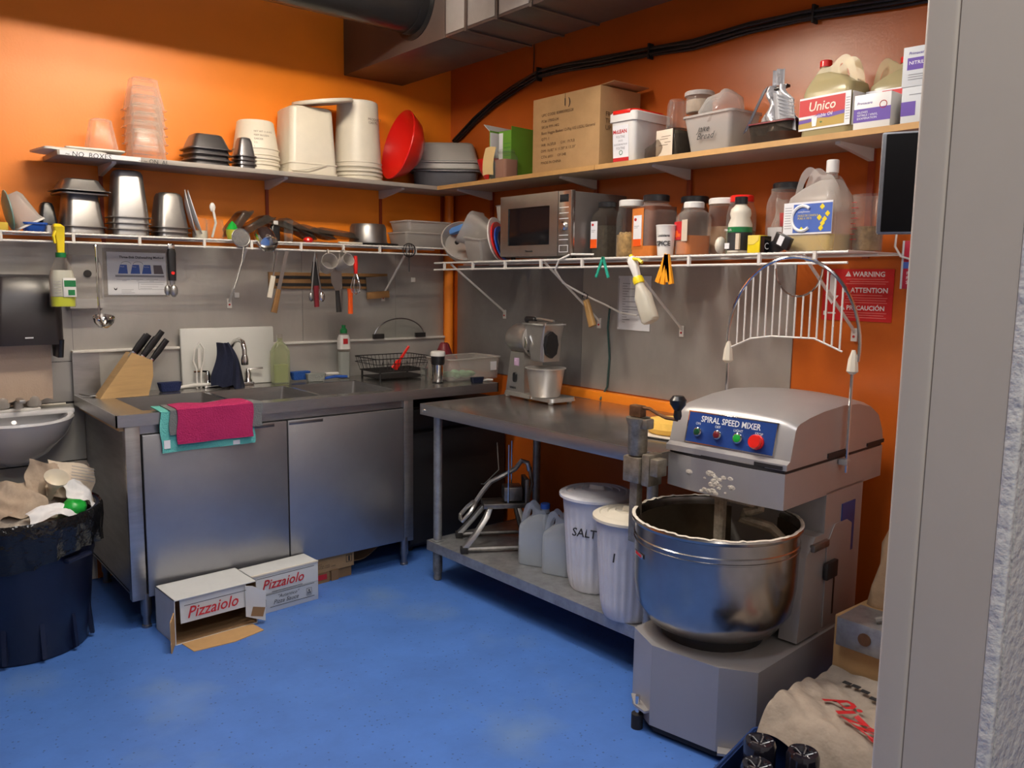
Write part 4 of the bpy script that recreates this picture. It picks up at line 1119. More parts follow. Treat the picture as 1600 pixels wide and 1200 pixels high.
def bagf(u, v):
    w = .095 * (1 - .80 * v) + .014
    return ((u - .5) * 2 * w + .02 * math.sin(v * 3) + .01 * math.sin(v * 13), -.02 + .03 * math.sin(u * 9 + v * 4) * (1 - v * .6), .04 + .17 * v)
g.sheet(bagf, 14, 14, .001)
g.sheet(lambda u, v: ((u - .5) * .05 + .0, -.01 + .01 * math.sin(u * 9), .21 + .06 * v), 6, 6, .001)
solo('clipped_bag', g, mat('silver_film', (.50, .49, .50), .22, .4, bump=.7, bs=22), 'silver plastic bag twisted shut with a black clip', 'bag', BL(2.425, .19, zU + .01), -92, ang=70)
solo('bag_clip', MB().box(-.05, .045, -.012, .012, 0, .012, bev=.003), m_black, 'black clip closing the silver bag', 'clip', BL(2.425, .195, zU + .205), -92, ry=-6)
g = MB().sheet(lambda u, v: (.0 + .085 * u + .02 * v, -.035 - .01 * math.sin(u * 6), .19 - .12 * v - .03 * u), 12, 10, .0015)
o = solo('striped_pouch', g, mat('striped_grey_film', (.36, .36, .37), .35), 'striped grey pouch draped over the right side of the dark container', 'pouch', BL(2.43, .20, zU), -92)
for i in range(6):
    part('stripe', MB().tube([(.01 + .085 * u + .02 * (.08 + .11 * i), -.038 - .01 * math.sin(u * 6), .19 - .12 * (.08 + .11 * i) - .03 * u) for u in (0, .25, .5, .75, .95)], .0012, 4), m_inkg, o)
g = MB().sheet(lambda u, v: (-.02 - .085 * v + .02 * u, -.035, .20 - .15 * v + .012 * u), 4, 10, .002)
solo('rolled_bag_edge', g, m_navy, 'dark navy rolled bag edge hanging left of the silver bag', 'bag', BL(2.42, .22, zU), -92)

def crom(pts, k=4):
    out = []
    n = len(pts)
    for i in range(n):
        p0, p1, p2, p3 = (Vector(pts[(i + q) % n]) for q in (-1, 0, 1, 2))
        for j in range(k):
            t_ = j / k
            out.append(.5 * ((2 * p1) + (p2 - p0) * t_ + (2 * p0 - 5 * p1 + 4 * p2 - p3) * t_ ** 2 + (3 * p1 - p0 - 3 * p2 + p3) * t_ ** 3))
    return out

def pillow(mb, outer, hole, steps):
    """puffed flat shape in the xz plane with one hole"""
    bm = bmesh.new()
    es = []
    for lp in (outer, hole):
        vs = [bm.verts.new((p[0], 0, p[1])) for p in lp]
        es += [bm.edges.new((vs[i], vs[(i + 1) % len(vs)])) for i in range(len(vs))]
    r = bmesh.ops.triangle_fill(bm, use_beauty=True, edges=es, normal=(0, -1, 0))
    fs = [g_ for g_ in r['geom'] if isinstance(g_, bmesh.types.BMFace)]
    bm.normal_update()
    for f in fs:
        if f.normal.y > 0:
            f.normal_flip()
    bm.normal_update()
    for t_, dd in steps:
        bmesh.ops.inset_region(bm, faces=fs, thickness=t_, depth=dd, use_even_offset=True)
        bm.normal_update()
    bm.verts.index_update()
    for sgn in (1, -1):
        nv = [mb.bm.verts.new((v.co.x, v.co.y * sgn, v.co.z)) for v in bm.verts]
        for f in bm.faces:
            q = [nv[v.index] for v in f.verts]
            mb.bm.faces.new(q if sgn == 1 else q[::-1])
    bm.free()
    return mb

def jug(name, label, loc, rz, w, dp, h, mbody, liq, lh, capm, flip=1, neckx=-.25, cat='jug', tall=0, group=None):
    """rectangular jug whose moulded handle closes round a hole beside the neck"""
    j = thing(name, label, cat, loc, rz, group)
    hw, hd = w / 2, dp / 2
    nx = neckx * w * flip
    part('body', MB().loft([(0, hw * .94, hd * .94, .02), (.006, hw, hd, .025), (h * .56, hw, hd, .028), (h * .64, hw * .96, hd * .93, .03), (h * .74, hw * .70, hd * .70, .03, nx * .35, 0), (h * .82, hw * .35, hd * .42, .02, nx * .9, 0)], n=5), mbody, j)
    O = [(-.485, .50), (-.475, .62), (-.43, .73), (-.35, .82), (-.27, .875), (-.17, .88), (-.06, .89), (.04, .945), (.14, .985), (.24, .985), (.34, .93), (.41, .83), (.455, .72), (.48, .60), (.485, .50), (.2, .46), (-.2, .46)]
    c_, s_ = math.cos(math.radians(-52)), math.sin(math.radians(-52))
    Hh = []
    for i in range(14):
        a = 2 * PI * i / 14
        px, pz = .145 * math.cos(a), .068 * math.sin(a)
        Hh.append((.215 + px * c_ - pz * s_, .78 + (px * s_ + pz * c_) * .95))
    oo = [(p.x * w * flip, p.y * h) for p in crom([Vector((a_, b_, 0)) for a_, b_ in O])]
    hh = [(a_ * w * flip, b_ * h) for a_, b_ in Hh]
    part('handle', pillow(MB(), oo, hh, ((.0025, .010), (.004, .008), (.005, .005))), mbody, j)
    part('neck', MB().cyl(.019, h * .84, h * .93, 18, TR(nx, 0, 0)), mbody, j)
    part('cap', MB().lathe([(.0215, h * .905), (.0215, h * .975 + tall), (.019, h * .985 + tall)], 18, TR(nx, 0, 0)), capm, j)
    if liq:
        rows = [(.004, hw * .93, hd * .93, .02), (min(lh, .55) * h, hw * .965, hd * .95, .022)]
        if lh > .58:
            rows += [(h * .63, hw * .92, hd * .88, .03), (lh * h, hw * .70, hd * .68, .03, nx * .3, 0)]
        part('contents', MB().loft(rows), liq, j)
    return j
m_oilp = clear('oil_jug_plastic', (.80, .76, .58), .45, (.60, .52, .30), .25, .8)
j = jug('oil_jug', 'jug of vegetable oil with red and blue label and red cap', BL(2.645, .165, zU), -94, .205, .13, .290, m_oilp, m_oil, .72, m_red, 1, -.24)
lb = part('label_sticker', MB().box(-.1035, .1035, -.0672, -.0655, .035, .150), m_paper, j, smooth=False)
part('label_red', MB().box(-.1025, .082, -.0680, -.0672, .085, .143), m_inkr, j, smooth=False)
part('label_gold', MB().box(-.1025, .082, -.0680, -.0672, .042, .076), mat('gold_print', (.42, .28, .05), .5), j, smooth=False)
part('label_blue', MB().prism([(-.1025, .072), (-.06, .074), (-.02, .088), (.02, .084), (.082, .088), (.082, .076), (.02, .070), (-.02, .074), (-.06, .062), (-.1025, .060)], .0680, .0686, RX(90)), m_inkp, j, smooth=False)
text(j, 'Unico', .046, (-.065, -.0688, .100), m_cream, shear=.15, bold=.0006)
text(j, 'Vegetable Oil', .017, (-.058, -.0690, .073), m_inkw, shear=.15, rot=(90, -3, 0))
part('label_salad_picture', MB().ball(.018, TR(-.01, -.066, .058), (1.6, .12, .8), 10).ball(.012, TR(.03, -.066, .055), (1.6, .12, .8), 10), mat('salad_green', (.06, .13, .03), .6), j)
part('label_glass_picture', MB().prism([(-.045, .046), (-.030, .046), (-.025, .080), (-.05, .080)], .0680, .0690, RX(90)), m_inkw, j, smooth=False)
part('side_label', MB().box(.1025, .1040, -.055, .055, .035, .150), m_paper, j, smooth=False)
lines(j, [(.086, .101, .055 + .009 * i) for i in range(9)], m_inkg, -.0674, .001)
j = jug('oil_jug', 'second oil jug with red cap behind the glove boxes', BL(2.83, .10, zU), -86, .15, .12, .265, m_oilp, m_oil, .55, m_red, -1, -.22)
part('label_sticker', MB().box(-.076, .076, -.0618, -.0605, .02, .150), m_paper, j, smooth=False)
part('label_red', MB().box(-.02, .075, -.0624, -.0618, .09, .145), m_inkr, j, smooth=False)
lines(j, [(-.07, -.03, .06 + .010 * i) for i in range(8)], m_inkg, -.0622, .0012)
def glovebox(label, s, dd, z, w, dp, h, rz, style):
    g = thing('glove_box', label, 'box', BL(s, dd, z), rz, 'glove boxes on the right shelf')
    part('carton', MB().box(-w / 2, w / 2, -dp / 2, dp / 2, 0, h, bev=.001), m_wbox if style else m_white, g)
    y = -dp / 2 - .0006
    if style == 0:
        part('purple_band', MB().box(-w / 2, w / 2 + .0004, y, y + .0006, h * .22, h * .60), m_inkp, g, smooth=False)
        text(g, 'GLOVES\nNITRILE / VINYL\nEXAMINATION', .010, (-w * .40, y - .0004, h * .47), m_inkw)
        text(g, 'Primacare', .013, (-w * .42, y - .0004, h * .72), m_inkp, shear=.2)
        part('seal', MB().tube([(w * .30 + .012 * math.cos(a), y, h * .66 + .012 * math.sin(a)) for a in [2 * PI * i / 12 for i in range(12)]], .0012, 4, closed=True), m_inkr, g)
    elif style == 1:
        part('purple_band', MB().box(-w * .38, w / 2, y, y + .0006, h * .42, h * .72), m_inkp, g, smooth=False)
        text(g, 'NITRILE', .016, (-w * .34, y - .0004, h * .55), m_inkw)
        text(g, 'Primacare', .013, (-w * .36, y - .0004, h * .80), m_inkp, shear=.2)
        lines(g, [(-w * .34, w * .3, h * .30), (-w * .34, w * .25, h * .24), (-w * .34, w * .3, h * .18)], m_inkg, y, .001)
    else:
        part('blue_panel', MB().box(-w / 2, -w * .12, y, y + .0006, h * .25, h * .62), m_inkp, g, smooth=False)
        lines(g, [(-w * .3, w * .1, h * .8)], m_inkg, y, .001)
glovebox('white and purple glove box lying in front of the second oil jug', 2.845, .235, zU, .125, .10, .115, -88, 0)
glovebox('lower upright white glove box at the end of the right shelf', 2.99, .20, zU, .12, .12, .120, -86, 2)
glovebox('white and purple glove box on top, half behind the jamb', 2.985, .20, zU + .121, .12, .12, .125, -84, 1)

# ---------------------------------------------------------------- right wall wire shelf
gl = thing('storage_tub', 'frosted tub turned on its side at the corner end of the shelf', 'tub', BL(.66, .23, zB(.6) + .14), -60, ry=-62)
part('body', MB().loft([(-.10, .055, .075, .03), (-.095, .06, .08, .03), (.09, .088, .105, .04), (.098, .095, .112, .04), (.102, .095, .112, .04), (.10, .085, .10, .04), (-.085, .055, .075, .03)]), m_frost, gl)
solo('square_container', opentub(.19, .16, .13, .003, .02, .015, .006), m_frost, 'square frosted container standing beside the round colander', 'container', BL(.70, .27, zB(.7) + .008), -95, rx=8, ry=6)
solo('round_colander', MB().lathe([(.05, -.05), (.10, -.03), (.12, .03), (.127, .035), (.12, .04), (.095, -.02), (.04, -.04)], 32), m_frost, 'large round frosted bowl standing at the shelf corner', 'bowl', BL(.52, .28, zB(.5) + .10), 0, rx=50, ry=-35)
solo('steel_bowl', MB().lathe([(.10, 0), (.095, .04), (.06, .08), (.01, .09), (.01, .085), (.09, .03)], 32), m_pan, 'steel bowl turned over on the containers in the corner', 'bowl', BL(.50, .15, zB(.5) + .13))
solo('blue_scoop', MB().loft([(0, .08, .02, .012), (.02, .085, .022, .012), (.03, .06, .02, .01)]), m_lblue, 'light blue plastic handle lying over the round bowl', 'utensil', BL(.53, .30, zB(.5) + .17), -85, ry=-12)
solo('black_scissors', MB().tube([(0, 0, 0), (.04, 0, .02), (.08, 0, .01)], .012, 8), m_blackm, 'black tool handle tucked in the round bowl', 'utensil', BL(.53, .33, zB(.5) + .105), -90)
for i, (mm, lb) in enumerate(((m_white, 'white round lid standing against the microwave'), (m_red, 'red round lid standing against the microwave'), (m_blue, 'blue round lid standing against the microwave'), (m_navy, 'navy round lid nearest the microwave'))):
    g = MB().lathe([(.001, 0), (.105 - .012 * i, .0), (.112 - .012 * i, .004), (.112 - .012 * i, .010), (.001, .008)], 32)
    solo('round_cover', g, mm, lb, 'lid', BL(.855 + .022 * i, .31, zB(.8) + .115 - .012 * i), -62, ry=80 - i * 2, group='lids beside the microwave')
solo('tall_pitcher', MB().lathe([(.05, 0), (.052, .005), (.075, .22), (.080, .225), (.074, .222), (.048, .008)], 28), m_frost, 'tall frosted pitcher leaning behind the lids', 'pitcher', BL(.80, .17, zB(.8) + .07), ry=0, rx=0)

mw = thing('microwave', 'stainless steel microwave oven with dark window', 'microwave', BL(1.262, .21, zB(1.26) + .012), -92)
part('body', MB().box(-.265, .265, -.16, .17, 0, .292, bev=.006), mat('microwave_side', (.20, .18, .165), .35, .5), mw)
fr = MB()
fr.box(-.268, .175, -.185, -.161, 0.002, .055); fr.box(-.268, .175, -.185, -.161, .235, .296)
fr.box(-.268, -.205, -.185, -.161, .055, .235); fr.box(.115, .175, -.185, -.161, .055, .235)
part('door_frame', fr, m_steelh, mw, smooth=False)
part('window', MB().box(-.205, .115, -.180, -.165, .055, .235), m_dark, mw, smooth=False)
part('control_panel', MB().box(.177, .268, -.185, -.161, .002, .296, bev=.002), m_steelh, mw)
part('display', MB().box(.190, .248, -.187, -.185, .245, .278), m_dark, mw)
b = MB()
for z in (.22, .195, .17, .095, .075):
    b.box(.188, .250, -.1862, -.1852, z - .0012, z + .0012)
part('button_strip', b, m_inkw, mw, smooth=False)
b = MB()
for x0, x1, z0, z1 in ((.188, .250, .048, .050), (.188, .250, .018, .020), (.188, .190, .018, .050), (.248, .250, .018, .050)):
    b.box(x0, x1, -.1862, -.1852, z0, z1)
part('start_button', b, m_inkw, mw, smooth=False)
part('dial', MB().lathe([(.021, 0), (.020, .012), (.016, .016)], 24, TR(.222, -.185, .135) @ RX(90)), m_chrome, mw)
text(mw, 'Panasonic', .014, (-.062, -.1858, .022), m_ink, bold=.0003)
for x in (-.23, .23):
    for y in (-.13, .13):
        part('foot', MB().cyl(.012, -.012, .001, 10, TR(x, y, 0)), m_blackm, mw)
d = thing('power_cable', 'grey power cord running down the shelf brace from the microwave', 'cord', (0, 0, 0))
part('cord', MB().tube([(-.33, -1.60, 1.60), (-.40, -1.52, 1.60), (-.415, -1.46, 1.575), (-.41, -1.43, 1.53), (-.35, -1.42, 1.47), (-.27, -1.44, 1.43), (-.22, -1.49, 1.395), (-.15, -1.50, 1.37), (-.06, -1.52, 1.33), (-.03, -1.60, 1.32)], .0045, 8), m_wire, d)
d = thing('green_cable', 'dark green cord hanging down behind the grater machine', 'cord', (0, 0, 0))
part('cord', MB().tube([(-.03, -1.42, 1.36), (-.02, -1.40, 1.25), (-.012, -1.41, 1.1), (-.012, -1.40, .95), (-.05, -1.39, .886)], .005, 8), mat('dark_green_cord', (.02, .06, .055), .5), d)
d = thing('handled_brush', 'brown wooden-handled tool tied to the shelf brace', 'brush', (-.25, -1.475, 1.39), ry=0, rx=-22)
part('handle', MB().loft([(-.13, .012, .020, .008), (0, .010, .014, .006)]), mat('tan_wood', (.34, .20, .07), .5), d)
part('loop', MB().tube([(0, 0, -.005), (0, -.02, .02), (0, .0, .04), (0, .02, .02), (0, 0, -.005)], .003, 6), m_blackm, d)

def wj(s, dd):
    return BL(s, dd, zB(s) + .001)
j = jar('spice_jar', 'square jar of grey pepper with black lid beside the microwave', wj(1.60, .25), .056, .235, .72, m_smoke, mat('grey_pepper', (.13, .12, .09), .8, var=.5, vs=60), .62, m_black, (.76, .018), rz=-96, sq=True)
part('label_sticker', MB().box(-.046, .0, -.0580, -.0562, .045, .165), m_paper, j)
part('label_picture', MB().box(-.046, .0, -.0586, -.0580, .045, .085), m_orangered, j)
part('emblem', MB().ball(.010, TR(-.032, -.0575, .15), (1, .1, .7), 10), m_inkr, j)
lines(j, [(-.04, -.012, .125), (-.04, -.02, .118)], m_inkg, -.0581, .001)
nj = jar('nut_jar', 'round clear jar with white lid half full of tan nuts', wj(1.70, .20), .066, .235, .86, m_glass, m_nuts, .44, m_white, (.84, .022))
random.seed(21)
g = MB()
for i in range(90):
    a = random.uniform(0, 2 * PI); zz = random.uniform(.012, .112); rr = .052 if zz < .10 else random.uniform(0, .05)
    g.ball(random.uniform(.008, .012), TR(rr * math.cos(a), rr * math.sin(a), zz) @ RZ(a * 50) @ RY(a * 31), (1.25, .8, .9), 6)
q = part('nuts', g, mat('cashew_nuts', (.66, .40, .15), .6, var=.5, vs=60), nj)
q['kind'] = 'stuff'
j = jar('spice_jar', 'large orange-shouldered jar of brown spice with black lid', wj(1.885, .245), .074, .24, .72, m_clearp, m_brownsp, .88, m_black, (.76, .022), rz=-104, sq=True)
part('orange_wrap', MB().loft([(0.0, .0765, .0765, .022), (.03, .0765, .0765, .022), (.045, .0755, .0755, .022)]), m_paprika, j)
part('orange_panel', MB().box(-.066, .020, -.0765, -.0745, .03, .205, bev=.0008), m_paprika, j)
part('label_sticker', MB().box(-.052, .008, -.0782, -.0765, .05, .175), m_paper, j)
part('label_picture', MB().box(-.052, .008, -.0788, -.0782, .045, .075), m_orangered, j)
part('emblem', MB().ball(.011, TR(-.038, -.0778, .158), (1, .1, .7), 10), m_inkr, j)
lines(j, [(-.046, -.01, .13), (-.046, -.02, .123)], m_inkg, -.0783, .001)
jar('spice_jar', 'dark-lidded jar of brown spice behind the handwritten cup', wj(2.0, .13), .062, .235, .8, m_smoke, m_brownsp, .8, m_black, (.95, .020))
j = thing('spice_cup', 'white plastic cup with SPICE written by hand', 'cup', wj(2.030, .345), -64)
part('body', MB().lathe([(.032, 0), (.038, .07), (.038, .075), (.041, .118), (.043, .122), (.040, .124), (.036, .12), (.03, .01)], 28), m_white, j)
def wrap(o, x0, r):
    for v in o.data.vertices:
        a = (v.co.x + x0) / r
        v.co = (r * math.sin(a), v.co.y, r * math.cos(a))
wrap(text(j, 'Louisiana', .015, (0, 0, .076), m_ink, bold=.0004), -.030, .0392)
wrap(text(j, 'SPICE', .026, (0, 0, .040), m_ink, bold=.0008), -.034, .0385)
j = jar('spice_jar', 'square jar of orange powder with tomato label and white lid', wj(2.125, .29), .057, .195, .7, m_clearp, m_paprika, .40, m_white, (.72, .018), rz=-112, sq=True)
part('label_sticker', MB().box(-.05, .012, -.0592, -.0575, .062, .135), m_inkr, j)
part('label_picture', MB().ball(.02, TR(-.03, -.058, .085), (1, .12, .9), 10).ball(.014, TR(-.006, -.058, .08), (1, .12, .9), 10), m_orangered, j)
part('label_tag', MB().box(.012, .056, -.0592, -.0575, .055, .14), m_cardl, j)
j = jar('plastic_jar', 'white-lidded clear jar behind the orange powder jar', wj(2.17, .15), .068, .215, .9, m_clearp, mat('tan_powder', (.42, .26, .15), .7), .55, m_white, (.95, .018))
j = jar('plastic_jar', 'clear ribbed jar with red lid', wj(2.275, .18), .058, .215, .8, m_glass, mat('greenish_contents', (.30, .30, .16), .6, var=.5, vs=30), .45, m_red, (.8, .020))
solo('garlic_net', MB().ball(.028, None, (1, .7, 1.2), 12), m_cream, 'small cream plastic pouch leaning on the red-lidded jar', 'pouch', BL(2.285, .32, zB(2.285) + .036))
j = thing('sauce_bottle', 'cream bottle with black cap and dark green label', 'bottle', wj(2.365, .31), -100)
part('body', MB().lathe([(.040, 0), (.045, .006), (.045, .11), (.036, .135), (.040, .150), (.036, .168), (.022, .182), (.022, .19)], 28), m_cream, j)
part('cap', MB().lathe([(.024, .186), (.024, .212), (.022, .214)], 24), m_black, j)
part('label_wrap', MB().lathe([(.0458, .012), (.0458, .098)], 32, cap0=False, cap1=False), m_ink, j)
part('label_top', MB().lathe([(.0463, .080), (.0463, .100)], 32, cap0=False, cap1=False), m_dgreen, j)
part('side_print', MB().box(.012, .038, -.041, -.0335, .015, .075), m_cardl, j)
text(j, 'Milk 2%', .012, (-.034, -.0475, .085), m_inkw)
part('barcode', MB().box(-.030, -.006, -.0470, -.0440, .018, .040), m_paper, j)
j = jar('big_jar', 'big clear jar with black lid full of packets', wj(2.475, .17), .078, .245, .80, m_clearp, None, .5, m_black, (.74, .022))
crumple('zip_bag', .11, .15, m_bagclear, 'zip bag inside the big black-lidded jar', BL(2.475, .17, zB(2.5) + .13), (0, 10, -80), .006, 2, 'bag', bow=.01)
solo('spice_packet', MB().box(-.035, .035, -.004, .004, 0, .05, bev=.001), m_inkr, 'red printed packet inside the big jar', 'packet', BL(2.505, .20, zB(2.5) + .105), -80, rx=8)
solo('spice_packet', MB().box(-.03, .03, -.003, .003, 0, .09, bev=.001), m_paper, 'white paper packet low inside the big jar', 'packet', BL(2.45, .20, zB(2.5) + .012), -85, rx=6)
yb_ = thing('yellow_box', 'small yellow carton with open curved flap', 'box', wj(2.475, .345), -95)
part('carton', MB().box(-.034, .022, -.022, .022, 0, .064, bev=.001), m_yellow, yb_)
part('side', MB().box(.022, .040, -.018, .020, 0.0, .060), m_dark, yb_)
part('flap', MB().prism([(-.032, .064), (.02, .064), (.016, .044), (-.004, .030), (-.032, .030)], .0222, .0235, RX(90)), mat('pale_yellow_card', (.80, .62, .12), .5), yb_, smooth=False)
text(yb_, 'C', .035, (.0405, -.018, .012), m_inkw, rot=(90, 0, 90))
for i, (s_, dd, z_, ry) in enumerate(((2.545, .33, .002, -20), (2.57, .35, .02, 24))):
    o = solo('black_packet', MB().box(-.034, .034, -.010, .010, 0, .045, bev=.002), m_black, ('dark packet lying left in front of the oil jug', 'black packet with white tag propped by the oil jug')[i], 'packet', BL(s_, dd, zB(s_) + z_), -92, ry=ry)
    if i:
        part('tag', MB().box(-.014, .008, -.0115, -.010, .006, .04), m_paper, o)
j = jug('oil_jug', 'jug of canola oil with blue flower label and white cap', wj(2.66, .25), -97, .205, .135, .305, clear('pale_jug_plastic', (.90, .88, .84), .24, (.74, .70, .66), .25, .75), m_canola, .20, m_white, -1, -.20, tall=.02)
part('label_sticker', MB().box(-.1035, .1035, -.0697, -.0682, .062, .175), m_paper, j, smooth=False)
part('label_blue', MB().box(-.060, .1025, -.0704, -.0697, .068, .168), m_inkblue, j, smooth=False)
arc = [(-.020 + .044 * math.cos(a), -.0712, .118 + .044 * math.sin(a)) for a in [math.radians(50 + 260 * i / 20) for i in range(21)]]
part('label_emblem', MB().tube(arc, .006, 6), m_inkw, j)
text(j, 'compliments', .010, (-.040, -.0712, .138), m_inkw)
text(j, 'HUILE DE CANOLA\nPURE A 100 %', .010, (-.040, -.0712, .124), m_yellow)
b = MB()
for fx, fz in ((.062, .155), (.052, .118), (.074, .112), (.066, .098), (.060, .082), (.085, .130), (-.022, .078)):
    for k in range(4):
        b.ball(.005, TR(fx + .005 * math.cos(k * PI / 2), -.0708, fz + .005 * math.sin(k * PI / 2)), (1, .15, 1), 6)
part('label_flowers', b, m_yellow, j)
lines(j, [(-.098, -.068, .085 + .009 * i) for i in range(9)], m_inkg, -.0698, .001)
j = thing('measuring_jug', 'clear graduated measuring jug of dry pasta', 'measuring jug', wj(2.815, .20), -95)
part('body', MB().lathe([(.048, 0), (.050, .004), (.054, .19), (.058, .195), (.054, .193), (.047, .006)], 28), m_clearp, j)
part('contents', MB().lathe([(.046, .004), (.050, .085)], 20), m_pasta, j)
b = MB()
for i in range(8):
    b.box(-.03, -.03 + (.016 if i % 2 else .024), -.0565, -.054, .04 + i * .018, .042 + i * .018)
part('graduation', b, m_inkr, j, smooth=False)

# clips, spray bottle and paper under the shelf
def arms(mb, dx, L, w, t_=.003):
    mb.box(-w, w, -t_, t_, -L, 0, RY(dx))
    return mb
c = thing('bag_clip', 'teal plastic bag clip straddling the front rail', 'clip', BL(1.735, .408, zB(1.7)), -90)
part('arm', arms(MB(), 24, .095, .006), m_gclip, c); part('arm', arms(MB(), -22, .095, .006), m_gclip, c)
c = thing('bag_clip', 'orange plastic clip with four prongs hanging from the front rail', 'clip', BL(2.095, .410, zB(2.1) + .002), -90)
for a, L in ((22, .12), (8, .12), (-6, .11), (-13, .12)):
    part('arm', arms(MB(), a, L, .010, .006), m_orangep, c)
sb = thing('spray_bottle', 'white spray bottle with yellow collar hanging from the right shelf', 'spray bottle', BL(1.935, .425, zB(1.9) - .045), -90, ry=-24)
part('head', MB().loft([(-.045, .013, .013, .008), (-.005, .017, .015, .008), (.03, .020, .018, .01), (.045, .012, .010, .008)]), m_white, sb)
part('trigger', MB().tube([(.012, -.01, .03), (.040, -.012, .015), (.055, -.012, -.005)], .007, 6), m_yellow, sb)
part('nozzle', MB().cyl(.008, .04, .055, 12), m_yellow, sb)
part('collar', MB().lathe([(.022, -.075), (.024, -.06), (.020, -.045)], 18), m_yellow, sb)
part('body', MB().loft([(-.245, .030, .024, .02), (-.235, .038, .028, .022), (-.13, .036, .028, .022), (-.09, .020, .020, .019), (-.072, .018, .018, .017)]), clear('white_bottle_plastic', (.80, .78, .70), .6, (.78, .74, .62), .3, .9), sb)
part('contents', MB().loft([(-.240, .028, .022, .018), (-.21, .034, .025, .02)]), mat('pale_yellow_liquid', (.74, .62, .30), .4), sb)
pp = thing('hole_punched_sheet', 'typed white page hung on the steel wall under the right shelf', 'paper', BL(1.56, .009, 1.245), -90)
part('sheet', MB().box(-.105, .105, -.001, .001, 0, .262), m_paper, pp, smooth=False)
part('margin_holes', MB().box(-.102, -.099, -.0016, -.001, .01, .25), m_inkg, pp, smooth=False)
lines(pp, [(-.075, -.075 + w_, .225 - i * .0125) for i, w_ in enumerate((.05, .03, .08, .04, .03, .13, .02, .10, .02, .16, .13, .04, .12, .03, .05, .02))], m_ink, -.0012, .0009)
text(pp, 'Directions', .012, (0, -.0016, .240), m_ink)
# corded plug switch etc: red warning sign
sg = thing('warning_sign', 'red trilingual warning sign on the orange wall', 'sign', BL(2.685, .001, 1.345), -90)
part('panel', MB().box(-.140, .140, -.003, 0, 0, .196), m_signr, sg, smooth=False)
for i, (s_, z_, x_) in enumerate((('WARNING', .168, -.020), ('ATTENTION', .108, -.025), ('PRECAUCIÓN', .042, -.038))):
    text(sg, s_, .026 if i != 2 else .024, (x_, -.0034, z_), m_inkw, bold=.0006)
    t = MB().prism([(x_ - .030, z_), (x_ - .006, z_), (x_ - .018, z_ + .020)], .003, .0036, RX(90))
    part('warning_triangle', t, m_inkw, sg, smooth=False)
    text(sg, '!', .018, (x_ - .0205, -.0040, z_ + .003), m_inkr)
lines(sg, [(-.045, .105, .158), (-.03, .12, .149), (-.045, .11, .141), (-.045, .10, .098), (-.04, .12, .088), (-.045, .115, .079), (-.045, .12, .070), (-.05, .12, .032), (-.05, .11, .023), (-.05, .12, .014)], mat('pink_print', (.80, .25, .22), .5), -.0032, .0012)
part('down_arrow', MB().prism([(-.128, .095), (-.112, .095), (-.112, .175), (-.088, .175), (-.088, .095), (-.072, .095), (-.100, .060)], .003, .0036, RX(90)), m_inkw, sg, smooth=False)
part('maker_mark', MB().box(-.132, -.118, -.0036, -.003, .018, .034).box(-.114, -.08, -.0036, -.003, .024, .030), m_inkw, sg, smooth=False)
fp = thing('first_aid_packet', 'red and blue printed packet with a white strap right of the shelf', 'packet', BL(2.93, .03, 1.47), -90)
part('packet', MB().box(-.055, .09, -.02, .01, 0, .17, bev=.003), mat('crimson_print', (.45, .02, .05), .4), fp)
part('blue_band', MB().box(-.055, .09, -.0208, -.02, .072, .095), m_inkblue, fp, smooth=False)
part('white_tab', MB().box(-.03, .06, -.018, .008, -.018, .002), m_paper, fp, smooth=False)
part('edge', MB().box(-.060, -.053, -.021, .011, 0, .17), m_wbox, fp, smooth=False)
part('strap', MB().tube([(-.085, -.02, .20), (-.085, -.025, .15), (-.06, -.03, .115), (-.01, -.03, .10), (.05, -.03, .105)], .004, 6), m_white, fp)
text(fp, 'FIRST AID\nPREMIERS\nSOINS', .016, (-.04, -.021, .05), m_inkw)

# wall mounted dark screen by the jamb
tv = thing('wall_monitor', 'dark flat screen in a metal frame mounted beside the jamb', 'screen', (-1.43, -3.566, 1.582), -66)
part('frame', MB().box(-.075, .16, -.012, .012, 0, .188, bev=.004), m_galv, tv)
part('screen', MB().box(-.067, .158, -.015, -.011, .004, .184, bev=.002), m_screen, tv)
part('mount_arm', MB().tube([(.10, .01, .19), (.12, .03, .195), (.15, .05, .12)], .012, 8), m_blackm, tv)
part('mount_bracket', MB().box(.05, .09, -.01, .03, .186, .205, bev=.004).box(.06, .27, .012, .03, .08, .12), m_blackm, tv)

# ---------------------------------------------------------------- steel work table (slightly skewed to the wall)
TB = thing('work_table', 'long stainless steel work table with a lower shelf', 'table', (-.845, -.957, 0), -88.0)
